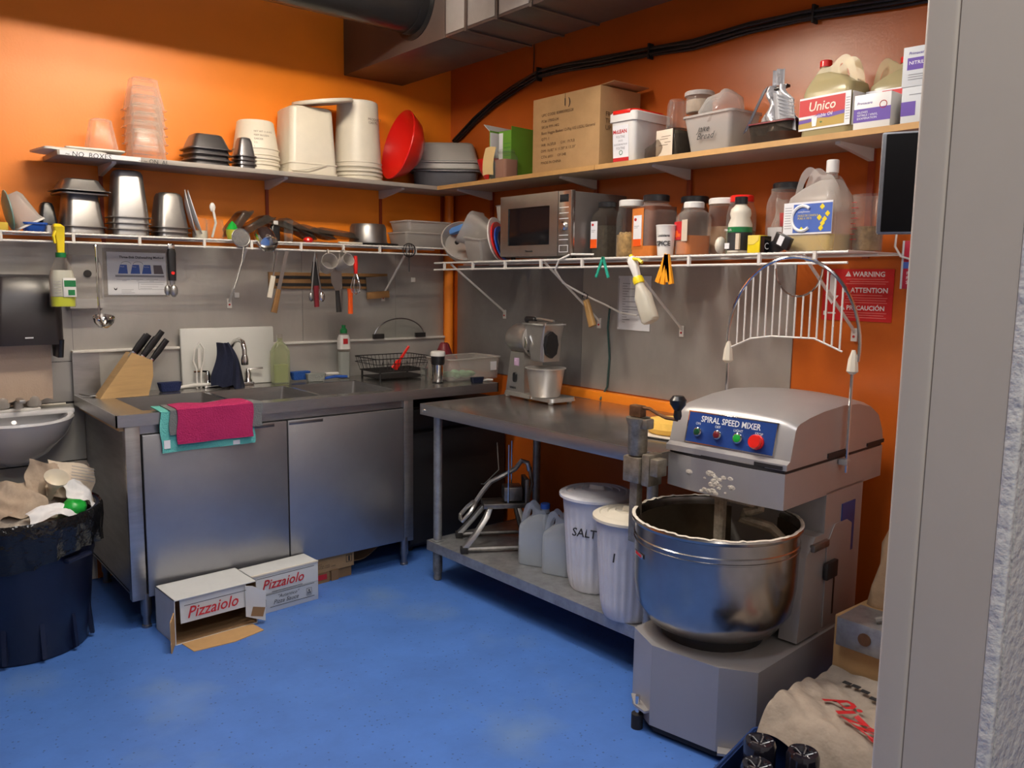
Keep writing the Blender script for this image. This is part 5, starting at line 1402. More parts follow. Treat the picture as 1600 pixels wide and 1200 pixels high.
# local: x along the front edge away from the corner, y toward the wall
L = 1.455; Dp = .79
part('tabletop', MB().box(0, L, 0, Dp, .877, .880, bev=.0008), m_steelh, TB)
e = MB().box(0, L, 0, .003, .828, .881, bev=.001)
e.box(0, .003, 0, Dp, .828, .881); e.box(L - .003, L, 0, Dp, .828, .881); e.box(0, L, Dp - .003, Dp, .828, .881)
part('edge_skirt', e, m_steel, TB)
part('bolt', MB().cyl(.007, 0, .004, 10, TR(.03, 0, .85) @ RX(90)), m_chrome, TB)
part('lower_shelf', MB().box(.03, L - .03, .02, Dp - .03, .196, .200), m_galv, TB, smooth=False)
e = MB().box(.03, L - .03, .018, .021, .155, .202); e.box(.03, .033, .018, Dp - .03, .155, .202); e.box(L - .033, L - .03, .018, Dp - .03, .155, .202)
part('shelf_skirt', e, m_galv, TB, smooth=False)
for x, y in ((.065, .06), (L - .065, .06), (.065, Dp - .07), (L - .065, Dp - .07)):
    part('leg', MB().lathe([(.021, .07), (.021, .84)], 18, TR(x, y, 0)), m_galv, TB)
    part('foot', MB().lathe([(.014, 0), (.020, .004), (.020, .035), (.024, .045), (.024, .16)], 16, TR(x, y, 0)), m_dirty, TB)
    part('shelf_clamp', MB().box(x - .03, x + .03, y - .03, y + .03, .150, .206, bev=.004), m_galv, TB)
ZT = .881
# grater machine
gm = thing('cheese_grater', 'electric countertop cheese grater with motor drum and hopper', 'grater', (-.275, -1.135, ZT), -92)
part('base_plate', MB().loft([(.012, .20, .085, .03, .045, 0), (.030, .195, .082, .03, .045, 0)]), m_alu, gm)
part('pedestal', MB().prism([(-.155, .025), (.0, .025), (-.005, .235), (-.115, .235)], -.06, .06, RX(90)), m_alu, gm)
part('motor_drum', MB().lathe([(.02, -.155), (.060, -.150), (.075, -.120), (.080, -.06), (.080, .0), (.074, .012)], 36, TR(-.015, 0, .30) @ RY(90)), m_alu, gm)
part('drum_flange', MB().lathe([(.088, 0), (.088, .014), (.05, .03)], 36, TR(.0, 0, .30) @ RY(90)), m_alu, gm)
for a in (45, 135, 225, 315):
    part('flange_bolt', MB().cyl(.006, -.004, .004, 8, TR(.0 + .016, -.0 + .074 * math.cos(math.radians(a)), .30 + .074 * math.sin(math.radians(a))) @ RY(90)), m_blackm, gm)
part('hopper', MB().loft([(.205, .045, .060, .012, .085, 0), (.27, .052, .062, .012, .082, 0), (.345, .075, .064, .01, .075, 0), (.385, .085, .066, .008, .075, 0), (.385, .078, .060, .008, .075, 0), (.30, .05, .05, .01, .08, 0)]), m_alu, gm)
part('hopper_lip', MB().loft([(.380, .093, .072, .008, .075, 0), (.388, .093, .072, .008, .075, 0)]), m_chrome, gm)
part('press_plate', MB().loft([(.388, .070, .055, .008, .085, 0), (.396, .070, .055, .008, .085, 0)]), m_cutter, gm)
part('lever', MB().tube([(.15, .0, .40), (.05, -.01, .408), (-.02, -.02, .404)], .007, 8), m_alu, gm)
part('lever_grip', MB().lathe([(.010, 0), (.016, .01), (.016, .07), (.010, .08)], 14, TR(-.045, -.022, .402) @ RY(90)), m_black, gm)
part('end_cap', MB().prism([(0, .066), (.03, .045), (.04, 0), (.03, -.045), (0, -.066), (-.03, -.045), (-.04, 0), (-.03, .045)], 0, .022, TR(.145, -.020, .285) @ RY(90) @ RZ(90)), m_black, gm)
part('chute', MB().loft([(.20, .045, .055, .01, .095, 0), (.30, .05, .06, .01, .095, 0)]), m_alu, gm)
part('switch', MB().loft([(0, .014, .026, .013), (.008, .013, .025, .012)], TR(-.075, -.060, .105) @ RX(90)), m_black, gm)
part('rating_sticker', MB().box(-.085, -.045, -.0615, -.0602, .165, .205), mat('pink_blue_sticker', (.55, .40, .60), .4, var=.4, vs=40), gm)
text(gm, 'SIRMAN', .015, (-.12, -.0612, .045), m_ink, bold=.0006)
part('flange_emblem', MB().prism([(0, .03), (.016, 0), (0, -.03), (-.016, 0)], 0, .004, TR(.022, -.075, .29) @ RX(90)), m_chrome, gm)
for x, y in ((-.135, -.06), (.21, -.06), (-.135, .06), (.21, .06)):
    part('foot', MB().lathe([(.012, 0), (.014, .006), (.012, .014)], 12, TR(x, y, 0)), m_white, gm)
part('corner_screw', MB().ball(.011, TR(.09, -.085, .022), (1, 1, 1), 12), m_chrome, gm)
solo('steel_pail', MB().lathe([(.072, 0), (.074, .004), (.094, .135), (.102, .137), (.102, .141), (.094, .142), (.088, .135), (.068, .008)], 40), mat('pail_aluminium', (.62, .60, .57), .35, .7), 'round aluminium pail under the grater spout', 'pail', (-.315, -1.27, ZT + .032))

# yellow foam in a tray, can opener
ty = thing('foam_tray', 'shallow tray with folded yellow foam behind the can opener', 'tray', (-.45, -2.20, ZT), 10)
part('tray', MB().loft([(0, .12, .09, .04), (.004, .15, .11, .05), (.010, .16, .12, .05), (.006, .14, .10, .05)]), m_white, ty)
part('foam', MB().lathe([(.02, .006), (.10, .008), (.118, .03), (.11, .055), (.07, .062), (.02, .058)], 24), m_bread, ty)
co = thing('can_opener', 'grimy bench-mounted can opener with cranked handle clamped to the table corner', 'can opener', (-.895, -2.405, 0), -90)
part('bar', MB().box(-.017, .017, -.015, .015, .58, .93, bev=.002), m_dirty, co)
part('clamp_block', MB().box(-.038, .036, -.030, .032, .795, .885, bev=.004), m_dirty, co)
part('clamp_side', MB().box(.038, .072, -.02, .05, .79, .90, bev=.004), m_dirty, co)
part('clamp_plate', MB().box(.075, .11, -.02, .03, .83, .89, bev=.004), m_dirty, co)
part('housing', MB().lathe([(.030, .0), (.034, .01), (.034, .10), (.042, .12), (.042, .13), (.034, .13)], 20, TR(0, 0, .89)), m_dirty, co)
part('gear_guard', MB().box(.02, .055, -.02, .02, .985, 1.02, bev=.004), m_dirty, co)
part('crank_hub', MB().box(-.030, .022, -.016, .016, 1.022, 1.062, bev=.004), m_brass, co)
part('crank_arm', MB().tube([(.015, 0, 1.055), (.05, 0, 1.056), (.08, 0, 1.045), (.12, 0, 1.035), (.17, 0, 1.035)], .006, 8), m_brass, co)
part('crank_knob', MB().lathe([(.010, 0), (.014, .012), (.012, .03), (.026, .05), (.028, .065), (.018, .078)], 20, TR(.17, 0, 1.036)), m_black, co)

# lower shelf goods
fc = thing('fry_cutter', 'cast metal french fry cutter with loop handle on the lower shelf', 'fry cutter', (-.56, -1.25, .2015), 150)
# local: x forward (toward camera-left end) handle end
for y in (-.12, .12):
    part('foot_rail', MB().tube([(.19, y, .018), (-.14, y, .018)], .010, 6), m_cutter, fc)
    part('front_leg', MB().loft([(.0, .016, .018, .004, .20, y), (.02, .016, .018, .004, .20, y), (.09, .014, .018, .004, .14, y * .9), (.16, .014, .020, .004, .09, y * .7), (.195, .012, .02, .004, .07, y * .45)]), m_alu, fc)
    part('rear_leg', MB().loft([(.0, .016, .018, .004, -.13, y), (.09, .014, .018, .004, -.10, y * .9), (.195, .012, .02, .004, -.07, y * .45)]), m_cutter, fc)
    part('rubber_foot', MB().box(.183, .217, y - .020, y + .020, 0, .03, bev=.003), m_blackm, fc)
part('bed', MB().box(-.12, .10, -.06, .06, .19, .215, bev=.004), m_cutter, fc)
part('push_block', MB().box(-.09, .0, -.045, .045, .22, .29, bev=.006), m_cutter, fc)
part('blade_frame', MB().box(-.12, -.10, -.06, .06, .215, .33, bev=.003), m_cutter, fc)
for x, y in ((-.02, .05), (-.05, -.05)):
    part('guide_rod', MB().cyl(.004, .2, .50, 8, TR(x, y, 0)), m_chrome, fc)
part('lever_arm', MB().tube([(-.13, 0, .36), (-.12, 0, .40), (-.09, 0, .41), (-.06, 0, .37), (.0, 0, .34), (.06, 0, .31), (.10, 0, .26), (.13, 0, .215)], .012, 8), m_alu, fc)
part('lever_link', MB().tube([(-.13, 0, .38), (-.14, .02, .30), (-.12, .03, .22)], .009, 8), m_cutter, fc)
part('loop_handle', MB().tube([(.13, 0, .215), (.14, .03, .205), (.165, .055, .175), (.20, .055, .135), (.205, 0, .130), (.20, -.055, .135), (.165, -.055, .175), (.14, -.03, .205)], .010, 8, closed=True), m_alu, fc)
jug('plastic_jug', 'milky plastic jug with blue cap beside the fry cutter', (-.60, -1.555, .2012), -62, .15, .125, .285, m_jug, m_water, .55, m_blue, -1, -.24, group='milky jugs under the table')
jug('plastic_jug', 'milky plastic jug with pale cap against the salt bin', (-.60, -1.710, .2012), -66, .14, .12, .280, m_jug, m_water, .58, m_frost, -1, -.24, group='milky jugs under the table')
def bin_(label, loc, r, h, txt, lid_m, rz):
    b = thing('ribbed_bin', label, 'bin', loc, rz, 'white ribbed bins under the table')
    n = 96
    rs = []
    for rr, z, am in ((.70, 0, 0), (.74, .01, .2), (.80, h * .15, 1), (.92, h * .72, 1), (.94, h * .76, 0), (1.0, h * .955, 0), (.97, h * .955, 0), (.72, .02, 0)):
        rs.append([((r * rr + am * .0035 * math.cos(i * 2 * PI / n * 24)) * math.cos(2 * PI * i / n), (r * rr + am * .0035 * math.cos(i * 2 * PI / n * 24)) * math.sin(2 * PI * i / n), z) for i in range(n)])
    part('body', MB().rings(rs), m_bin, b, ang=60)
    part('lid', MB().lathe([(r * 1.07, h * .945), (r * 1.10, h * .95), (r * 1.10, h * .975), (r * 1.0, h * .995), (r * .90, h * 1.0), (r * .87, h * .990), (r * .68, h * 1.012), (r * .65, h * 1.000), (r * .46, h * 1.022), (r * .43, h * 1.010), (.002, h * 1.015)], 48), lid_m, b)
    part('lid_handle', MB().loft([(h * 1.015, .035, .012, .01), (h * 1.055, .030, .010, .009)]), lid_m, b)
    if txt:
        text(b, txt, .048, (-.055, -r * .925, h * .60), m_ink, rot=(86, 0, 0), bold=.0006, shear=.1)
    return b
bin_('white ribbed bin marked SALT on the lower table shelf', (-.60, -1.925, .2012), .142, .415, 'SALT', m_bin, -66)
bin_('smaller white ribbed bin with cream lid next to the mixer', (-.705, -2.215, .2012), .134, .405, '1', m_cream, -56)
d = thing('floor_cable', 'thin grey cable looping in the dark behind the table', 'cable', (0, 0, 0))
part('cable', MB().tube([(-.05, -.50, .75), (-.10, -.62, .55), (-.18, -.74, .42), (-.25, -.70, .34), (-.18, -.55, .30), (-.06, -.42, .33)], .003, 6), m_galv, d)

uc = thing('corner_dark_filler', 'added black block filling the dark below the right end of the sink counter', 'filler', (-.40, 0, 0))  # added block that keeps the shaded corner black
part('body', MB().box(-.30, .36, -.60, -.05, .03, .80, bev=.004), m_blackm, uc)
part('door', MB().box(-.295, .355, -.625, -.602, .05, .66, bev=.004), m_blackm, uc)  # plain panel of the added block
part('top_rail', MB().box(-.295, .355, -.625, -.602, .68, .79, bev=.004), m_black, uc)  # top strip of the added block
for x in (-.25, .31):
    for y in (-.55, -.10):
        part('foot', MB().cyl(.02, 0, .031, 12, TR(x, y, 0)), m_blackm, uc)  # foot of the added block
# ---------------------------------------------------------------- cartons under the sink
b1 = thing('sauce_carton', 'torn open white pizza sauce carton at the left under the sink', 'carton', (-1.865, -.99, 0), 3)
b = MB()
b.box(-.175, .175, .0, .215, .185, .188); b.box(-.175, -.172, 0, .215, 0, .188); b.box(.172, .175, 0, .215, 0, .188); b.box(-.175, .175, 0, .215, 0, .003); b.box(-.175, .175, .212, .215, 0, .188)
part('shell', b, m_wbox, b1, smooth=False)
part('inner_face', MB().box(-.171, .171, .206, .211, .003, .184).box(-.1715, -.170, .004, .210, .003, .184).box(.170, .1715, .004, .210, .003, .184).box(-.17, .17, .004, .210, .003, .005), m_cardd, b1, smooth=False)
fp_ = part('front_panel', MB().box(-.150, .130, -.004, 0, .085, .186, RX(-4)), m_wbox, b1, smooth=False)
text(b1, 'Pizzaiolo', .066, (-.130, -.0125, .108), m_inkr, shear=.32, bold=.0008, rot=(86, 0, 0), sx=.92)
part('printed_rule', MB().box(-.14, .12, -.0152, -.0140, .163, .165), m_ink, b1, smooth=False)
part('torn_flap', MB().prism([(0, 0), (.07, -.01), (.075, .12), (0, .13)], -.002, .002, TR(-.178, -.0, .01) @ RZ(-120) @ RX(90)), m_card, b1, smooth=False)
part('torn_flap', MB().prism([(-.14, -.10), (.02, -.12), (.16, -.09), (.15, 0), (-.15, 0)], 0, .003), m_card, b1, smooth=False)
part('torn_flap', MB().prism([(0, .03), (.08, .0), (.085, .13), (.03, .16), (0, .165)], -.002, .002, TR(.12, -.006, .015) @ RZ(-18) @ RX(90)), m_wbox, b1, smooth=False)
part('torn_patch', MB().prism([(.02, .03), (.07, .02), (.08, .06), (.03, .07)], .0022, .003, TR(.12, -.006, .015) @ RZ(-18) @ RX(90)), m_cardd, b1, smooth=False)
b2 = thing('sauce_carton', 'closed white pizza sauce carton in the middle under the sink', 'carton', (-1.525, -.905, 0), 4)
part('shell', MB().box(-.163, .163, 0, .130, .0, .185, bev=.002), m_wbox, b2)
part('edge_fold', MB().box(-.163, .163, -.003, .004, .178, .187, bev=.001), m_cream, b2)
text(b2, 'Pizzaiolo', .062, (-.118, -.0042, .112), m_inkr, shear=.32, bold=.0008, sx=.93)
text(b2, '"Autentico"', .022, (-.045, -.0042, .060), m_ink, shear=.35)
text(b2, 'Pizza Sauce', .027, (-.065, -.0042, .036), m_ink, shear=.35)
b = MB()
for x0, x1, z in ((-.14, .14, .166), (-.07, .08, .094), (-.14, .14, .084), (-.08, .14, .024)):
    b.box(x0, x1, -.0042, -.0036, z, z + .002)
b.box(-.163, .163, -.0040, -.0034, .090, .0908)
part('printed_rule', b, m_ink, b2, smooth=False)
for x in (-.125, .10):
    b = MB()
    for x0, x1, z0, z1 in ((0, .026, .034, .0352), (0, .026, .066, .0672), (0, .0012, .034, .067), (.025, .026, .034, .067), (.006, .010, .040, .050), (.015, .020, .040, .050), (.010, .016, .053, .060)):
        b.box(x + x0, x + x1, -.0042, -.0036, z0, z1)
    part('print_emblem', b, m_ink, b2, smooth=False)
b3 = thing('brown_carton', 'small brown carton right of the white sauce cartons', 'carton', (-1.19, -.72, 0), 3)
b3.scale = (1, 1, .86)
part('shell', MB().box(-.11, .11, 0, .22, .06, .15, bev=.002), m_card, b3)
part('lower_flap', MB().box(-.11, -.03, -.002, .002, 0, .06).box(-.02, .02, -.003, .001, .0, .06), m_cardd, b3, smooth=False)
part('carton_base', MB().box(-.10, .10, .01, .21, 0, .06), m_cardd, b3, smooth=False)
part('red_print', MB().box(-.10, -.045, -.0035, -.002, .02, .05), m_inkr, b3, smooth=False)
text(b3, 'LOT\nCOOK 12405\nPOUR CUIRE  12405', .011, (-.09, -.0012, .105), m_ink)
b = MB()
for x0, x1, z0, z1 in ((.065, .098, .088, .090), (.065, .098, .128, .130), (.065, .067, .088, .13), (.096, .098, .088, .13), (.078, .086, .094, .124)):
    b.box(x0, x1, -.0016, -.0002, z0, z1)
part('print_emblem', b, m_ink, b3, smooth=False)
solo('crushed_cardboard', MB().sheet(lambda u, v: ((u - .5) * .34, (v - .5) * .16, .02 + .07 * u + .012 * math.sin(u * 9) + .03 * v), 10, 6, .004), m_cardd, 'crushed flat cardboard lying under the right sink corner', 'cardboard', (-.99, -.55, 0), rz=12)
solo('white_tub', MB().lathe([(.07, 0), (.08, .14), (.085, .145), (.08, .15)], 24), m_bin, 'white tub lying in the dark behind the brown carton', 'tub', (-1.06, -.36, 0.001))

# ---------------------------------------------------------------- spiral mixer (local: -x front toward the room)
MX = thing('spiral_mixer', 'large grey spiral dough mixer with steel bowl and blue control panel', 'mixer', (-.95, -2.72, 0), 4.5)
base = [(.0, .235), (-.07, .11), (-.045, -.125), (.015, -.225), (.62, -.225), (.62, .235)]
base = [(x, y) for x, y in base]
part('base', MB().prism(base, .035, .31), m_mixer, MX, smooth=False)
part('plinth', MB().prism([(x * .96 + .01, y * .95) for x, y in base], .012, .036), m_blackm, MX, smooth=False)
part('foot_plate', MB().prism([(-.085, .12), (-.07, .175), (-.02, .225), (-.005, .20), (-.06, .11)], .075, .083), m_mixer, MX, smooth=False)
part('foot_plate', MB().prism([(-.075, -.15), (-.01, -.245), (.03, -.235), (-.04, -.13)], .045, .053), m_mixer, MX, smooth=False)
for x, y, z0 in ((-.062, .165, .083), (-.02, -.215, .053)):
    part('foot', MB().cyl(.020, 0, .05, 16, TR(x, y, 0)), m_blackm, MX)
    part('foot_bolt', MB().cyl(.008, .03, z0 + .03, 12, TR(x, y, 0)), m_chrome, MX)
for y in (.2, -.2):
    part('foot', MB().cyl(.020, 0, .036, 16, TR(.55, y, 0)), m_blackm, MX)
# column
part('column', MB().prism([(.42, -.215), (.70, -.215), (.70, .215), (.42, .215)], .31, .80), m_mixer, MX, smooth=False)
part('column_side_panel', MB().prism([(.44, .33), (.62, .33), (.62, .66), (.58, .68), (.49, .68), (.44, .62)], .216, .219, RX(90)), m_mixer, MX, smooth=False)
part('motor_guard', MB().prism([(.27, .32), (.42, .32), (.42, .66), (.36, .66), (.30, .60)], .15, .215, RX(90)), m_mixer, MX, smooth=False)
part('latch', MB().box(.42, .50, -.235, -.219, .50, .56, bev=.004), m_blackm, MX)
part('latch', MB().box(.33, .44, -.228, -.21, .615, .64, bev=.004), m_cutter, MX)
part('rating_plate', MB().box(.54, .64, -.2185, -.2150, .56, .74), m_panelb, MX)
part('side_slot', MB().box(.50, .512, -.2195, -.216, .36, .52), m_blackm, MX)
# head: lower tray and curved lid
hp = [(.145, .225), (.125, .12), (.120, -.10), (.130, -.215), (.845, -.215), (.845, .225)]
part('head_tray', MB().prism(hp, .792, .905), m_mixer, MX, smooth=False)
g = MB()
random.seed(11)
for i in range(26):
    yy = random.gauss(.01, .035); zz = random.uniform(.800, .865)
    xx = .125 - .005 * (yy - .12) / -.22
    g.ball(random.uniform(.004, .013), TR(xx - .0005, yy, zz), (.10, 1.3, .8), 6)
part('flour_smears', g, m_flour, MX)['kind'] = 'stuff'
part('gap_seal', MB().prism([(x * .99 + .005, y * .985) for x, y in hp], .905, .918), m_blackm, MX, smooth=False)
prof = [(.128, .916), (.128, .935), (.148, .945), (.172, 1.042), (.182, 1.056), (.20, 1.064), (.26, 1.076), (.36, 1.088), (.50, 1.095), (.62, 1.088), (.72, 1.068), (.79, 1.03), (.83, .97), (.842, .93), (.842, .916)]
lid = MB()
ny = 15
rings = []
for k in range(ny + 1):
    y = -.218 + .446 * k / ny
    e_ = min((y + .218), (.228 - y))
    s_ = max(0, (.035 - e_) / .035)
    pull = 1 - .06 * s_ ** 2
    arch = .022 * (1 - ((y - .005) / .223) ** 2)
    rings.append([((x - .48) * (1 - .012 * s_ ** 2) + .48 , y, .916 + (z - .916) * pull + arch * max(0, (z - 1.0) / .12)) for x, z in prof])
lid.rings(rings)
part('lid', lid, m_mixer, MX, ang=32)
# control plate on the sloping front: slope from (.148,.945) to (.175,1.055)
sl = math.degrees(math.atan2(.024, .10))
mp_ = TR(.149, 0, .948) @ RY(sl)
part('control_plate_frame', MB().box(-.0035, .001, -.165, .165, .0, .108, mp_, bev=.001), m_chrome, MX)
part('control_plate', MB().box(-.005, .0, -.160, .160, .004, .104, mp_), m_panelb, MX)
def onplate(y, z, off=.006):
    p = mp_ @ Vector((-off, y, z))
    return p
text(MX, 'SPIRAL SPEED MIXER', .028, onplate(.112, .076), m_inkw, rot=(90 - 0, -0, -90), name='lettering', bold=.0004, sx=.86).rotation_euler = (mp_ @ RZ(-90) @ RX(90)).to_euler()
for s_, y, z in (('ON', .122, .064), ('OFF', .048, .062), ('LIGHT', -.022, .060), ('STOP', -.098, .060)):
    text(MX, s_, .012, onplate(y + .008, z), m_inkw).rotation_euler = (mp_ @ RZ(-90) @ RX(90)).to_euler()
for y, mm, rr, nm in ((.115, mat('dim_green_lens', (.01, .07, .03), .2), .011, 'start_button'), (.040, m_dred, .011, 'off_button'), (-.035, m_bgreen, .013, 'light_button'), (-.103, m_red, .020, 'stop_button')):
    z = .040 if rr < .02 else .038
    q = MB().lathe([(rr + .004, 0), (rr + .004, .008), (rr, .010)], 20, mp_ @ TR(-.005, y, z) @ RY(-90))
    part('button_ring', q, m_chrome if rr < .02 else m_red, MX)
    q = MB().lathe([(rr, .006), (rr, .012), (rr * .6, .014)] if rr < .02 else [(rr, .008), (rr + .003, .018), (rr, .024)], 20, mp_ @ TR(-.005, y, z) @ RY(-90))
    part(nm, q, mm, MX)
part('vent_slot', MB().box(.126, .150, -.205, -.11, .918, .930), m_blackm, MX)
part('vent_slot', MB().box(.40, .55, -.222, -.20, .918, .934), m_blackm, MX)
part('vent_slot', MB().box(.70, .84, -.222, -.20, .918, .930), m_blackm, MX)
# bowl
BX, BY = .175, .045
prof = [(.05, .330), (.15, .335), (.215, .360), (.255, .42), (.266, .50), (.268, .60), (.268, .628), (.2715, .630), (.2715, .634), (.268, .636), (.268, .648), (.2715, .650), (.268, .653), (.268, .69), (.278, .695), (.280, .703), (.276, .710), (.266, .706), (.263, .69), (.262, .50), (.25, .43), (.21, .375), (.10, .35)]
part('bowl', MB().lathe(prof, 72, TR(BX, BY, 0)), m_bowl, MX)
part('dough_film', MB().lathe([(.2615, .68), (.2605, .50), (.2485, .43), (.209, .376), (.10, .352)], 60, TR(BX, BY, 0), cap0=False, cap1=False), mat('brown_dough_film', (.17, .13, .085), .38, .6, var=.35, vs=6), MX)
part('bowl_hub', MB().cyl(.17, .31, .352, 32, TR(BX, BY, 0)), m_blackm, MX)
g = MB()
n = 140
rs = []
random.seed(5)
am = [max(0, random.gauss(.0012, .0012)) for _ in range(n)]
for rr, zz in ((.267, .7085), (.272, .7115), (.279, .709)):
    rs.append([((rr) * math.cos(2 * PI * i / n) + BX, rr * math.sin(2 * PI * i / n) + BY, zz + am[i]) for i in range(n)])
g.rings(rs, False, False)
part('flour_crust', g, m_flour, MX, 'pale flour crust along the bowl rim', ang=80)
a0 = math.radians(196)
bm_ = TR(BX, BY, 0) @ RZ(148 + 0)
part('bowl_badge', MB().box(.2685, .2705, -.035, .035, .585, .602, bm_, bev=.0008), m_chrome, MX)
part('bowl_badge_print', MB().box(.2700, .2712, -.025, .025, .589, .598, bm_), m_inkr, MX)
# breaker bar and spiral hook
part('breaker_bar', MB().loft([(.42, .012, .010, .003, .19, .045), (.80, .014, .012, .003, .19, .045)]).box(.178, .198, .022, .034, .42, .79), m_dough, MX)
hk = [(.27, -.06, .80), (.27, -.06, .74), (.25, -.02, .725), (.25, .0, .70), (.29, -.09, .68), (.31, -.13, .64), (.28, -.15, .57), (.22, -.12, .51), (.20, -.04, .46), (.25, .01, .42)]
part('spiral_hook', MB().tube(hk, .017, 8), m_dough, MX)
part('hook_shield', MB().box(.15, .34, -.10, .06, .775, .792, bev=.003), m_dough, MX)
# bowl guard raised
G = MB()
gx = .50
cyg, czg = -.012, 1.35
Rg = .245
arc = [(gx, cyg + Rg * math.cos(a), 1.275 + Rg * 1.22 * math.sin(a)) for a in [math.radians(-8 + 196 * i / 36) for i in range(37)]]
part('guard_hoop', MB().tube(arc, .006, 8), m_chrome, MX)
bot = [(gx, .225, 1.245), (gx, .14, 1.285), (gx, .06, 1.298), (gx, -.10, 1.300), (gx, -.20, 1.262)]
part('guard_lower_wire', MB().tube(bot, .0035, 6), m_wire, MX)
part('guard_inner_hoop', MB().tube([(gx, -.03 + .085 * math.cos(a), 1.535 + .095 * math.sin(a)) for a in [math.radians(180 + 180 * i / 14) for i in range(15)]], .0035, 6), m_chrome, MX)
def lowz(y):
    for (x0, ya_, za), (x1, yb2, zb) in zip(bot, bot[1:]):
        if yb2 <= y <= ya_:
            return za + (zb - za) * (ya_ - y) / (ya_ - yb2)
    return 1.25
for k in range(15):
    y = .195 - k * .0275
    t_ = max(-1, min(1, (y - cyg) / Rg))
    top = 1.275 + Rg * 1.22 * math.sqrt(1 - t_ * t_)
    yy = y + .03
    if abs(yy) < .085:
        top = 1.535 - .095 * math.sqrt(max(0, 1 - (yy / .085) ** 2))
    part('guard_wire', MB().tube([(gx, y, lowz(y)), (gx, y, top)], .0036, 5), m_wire, MX)
for y in (.228, -.238):
    part('guard_post', MB().tube([(gx, y, 1.245), (gx, y, .86 if y < 0 else 1.0)], .0055, 8), m_chrome, MX)
    part('guard_tape', MB().lathe([(.008, 0), (.020, .01), (.016, .05), (.006, .08)], 8, TR(gx, y, 1.19)), m_cream, MX)
part('guard_clamp', MB().box(gx - .016, gx + .014, -.248, -.216, .885, .905, bev=.003), m_mixer, MX)

# ---------------------------------------------------------------- goods in the bottom right corner
cb = thing('cardboard_carton', 'plain brown cardboard carton standing behind the mixer', 'carton', (-.43, -3.27, 0), 0)
part('shell', MB().box(-.20, .20, -.25, .25, 0, .45, bev=.004), m_card, cb)
mt = thing('metal_bracket', 'bent galvanised metal tray with a round hole resting on the carton', 'tray', (-.56, -3.20, .452), 2)
b = MB().box(-.09, .06, -.17, .16, 0, .004)
part('top', b, m_galv, mt, smooth=False)
part('front_lip', MB().box(-.094, -.090, -.17, .16, -.085, .004, bev=.001), m_galv, mt)
part('knockout', MB().cyl(.020, 0, .003, 16, TR(-.094, .07, -.04) @ RY(-90)), m_brass, mt)
part('bracket_arm', MB().tube([(-.05, .06, .012), (-.02, .02, .03), (.0, -.04, .045), (.03, -.12, .05)], .010, 8), m_cutter, mt)
part('bracket_arm', MB().tube([(-.06, .0, .012), (-.02, -.05, .014), (.03, -.10, .016)], .012, 8), m_cutter, mt)
g = MB().loft([(.0, .12, .11, .04), (.08, .125, .115, .04), (.18, .11, .09, .04), (.26, .075, .05, .03, -.02, .03), (.33, .04, .015, .01, -.04, .05)], n=6)
for v in g.bm.verts:
    v.co += Vector((.010 * math.sin(v.co.z * 70 + v.co.y * 40), .010 * math.sin(v.co.z * 50 + v.co.x * 60), 0))
pb = thing('paper_bag', 'crumpled brown paper bag standing on the carton behind the mixer', 'bag', (-.375, -3.125, .451), 10)
pb.scale = (.82, .85, .80)
part('sack', g, m_kraft, pb, ang=70)
part('label_sticker', MB().box(-.137, -.133, -.10, .04, .01, .08), m_paper, pb)
fs = thing('flour_sack', 'crumpled pizza flour sack spread over the crates', 'sack', (-.835, -3.26, .262), 0)
def sackf(u, v):
    x = -.21 + .40 * u
    y = .23 - .46 * v - .0 * u
    z = .016 * math.sin(u * 5 + v * 4) + .012 * abs(math.sin(u * 8 - v * 6)) + .009 * abs(math.sin(u * 17 + v * 13)) - .008 - .10 * max(0, (.22 - u) / .22) ** 2 * (.5 + v) + .03 * u
    return (x, y, z)
part('sack', MB().sheet(sackf, 48, 48, .012), m_sackp, fs, ang=28)
def onsack(u, v, dz=.012):
    p = sackf(u, v)
    return (p[0], p[1], p[2] + dz)
tx = text(fs, 'Pizza', .12, (0, 0, 0), m_inkr, rot=(0, 0, 0), bold=.0016, shear=.1)
rr = Matrix.Rotation(math.radians(-112), 3, 'Z')
for v in tx.data.vertices:
    p = rr @ v.co
    px, py = p.x - .047, p.y + .133
    u_, v_ = (px + .21) / .40, (.23 - py) / .46
    v.co = (px, py, sackf(u_, v_)[2] + .0135)
lines_ = MB()
for k in range(3):
    lines_.tube([onsack(.25 + .05 * k, .55 + .1 * q, .014) for q in range(4)], .0015, 4)
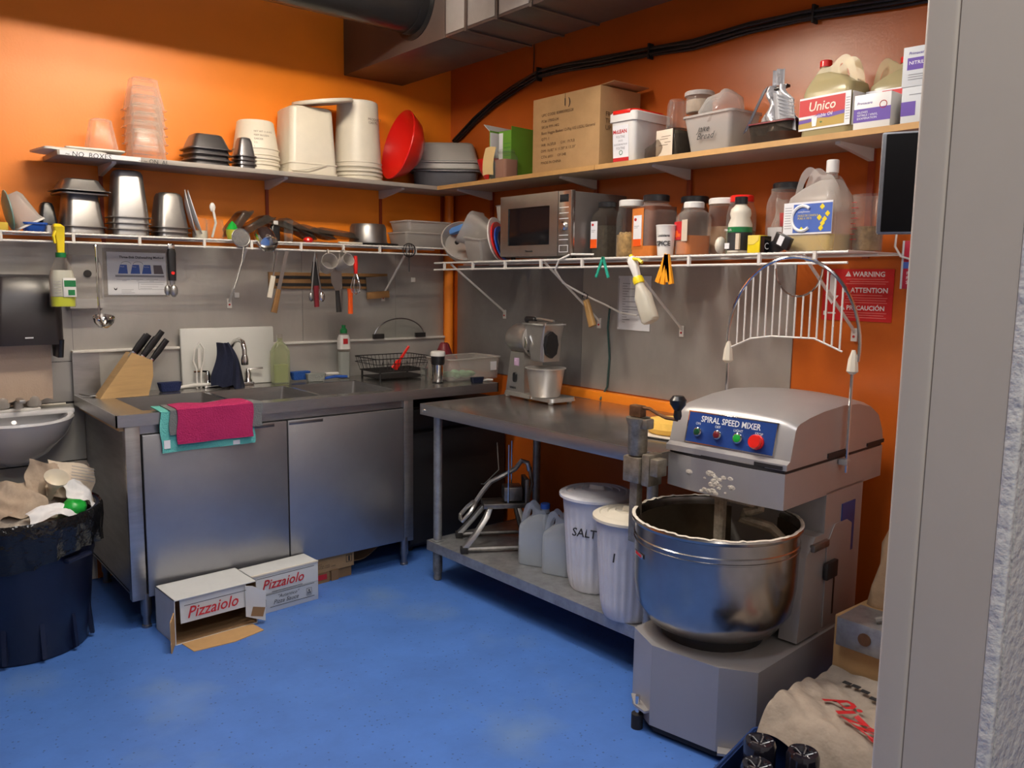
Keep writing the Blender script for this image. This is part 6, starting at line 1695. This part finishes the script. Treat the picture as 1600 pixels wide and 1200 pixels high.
part('printed_rule', lines_, m_inkr, fs)
lines_ = MB()
for q in range(9):
    p = onsack(.80 - .02 * q, .20 + .07 * q, .014)
    lines_.box(p[0] - .008, p[0] + .008, p[1] - .014, p[1] + .010, p[2] - .001, p[2] + .001)
part('printed_marks', lines_, m_ink, fs)
cr = thing('blue_crate', 'dark blue plastic crate holding upturned dark bottles', 'crate', (-1.135, -3.20, 0), 12)
b = MB()
b.box(-.15, -.144, -.20, .16, 0, .20); b.box(.144, .15, -.20, .16, 0, .20); b.box(-.15, .15, .154, .16, 0, .20); b.box(-.15, .15, -.20, -.194, 0, .20); b.box(-.15, .15, -.20, .16, 0, .006)
part('shell', b, mat('crate_blue', (.010, .03, .12), .35), cr, smooth=False)
part('rim', MB().tube([(x - 0, y - .02, .20) for x, y in rrect(.153, .183, .02, 3)], .006, 6, closed=True), mat('crate_blue_rim', (.014, .04, .15), .35), cr)
m_dbot = mat('dark_bottle_plastic', (.012, .012, .02), .12, coat=.5)
for i, (x, y, z) in enumerate(((.00, .09, .25), (-.09, .06, .235), (.02, -.02, .25), (-.08, -.05, .235), (-.02, -.13, .24))):
    bt = thing('drink_bottle', ['upturned dark bottle at the back of the blue crate', 'upturned dark bottle left in the blue crate', 'upturned dark bottle in the middle of the blue crate', 'upturned dark bottle at the near right of the blue crate', 'upturned dark bottle at the near left of the blue crate'][i], 'bottle', (0, 0, 0), group='dark bottles in the blue crate')
    bt.matrix_world = TR(-1.135, -3.20, 0) @ RZ(12) @ TR(x, y, .008)
    part('body', MB().lathe([(.012, 0), (.014, .03), (.040, .09), (.043, .12), (.043, z - .01), (.038, z), (.026, z + .001), (.020, z - .012), (.002, z - .014)], 24), m_dbot, bt)
    q = MB()
    for k in range(5):
        a = 2 * PI * k / 5
        q.tube([(.006 * math.cos(a), .006 * math.sin(a), z - .010), (.022 * math.cos(a), .022 * math.sin(a), z - .002), (.034 * math.cos(a + .2), .034 * math.sin(a + .2), z + .001)], .0018, 4)
    part('base_ribs', q, m_galv, bt)
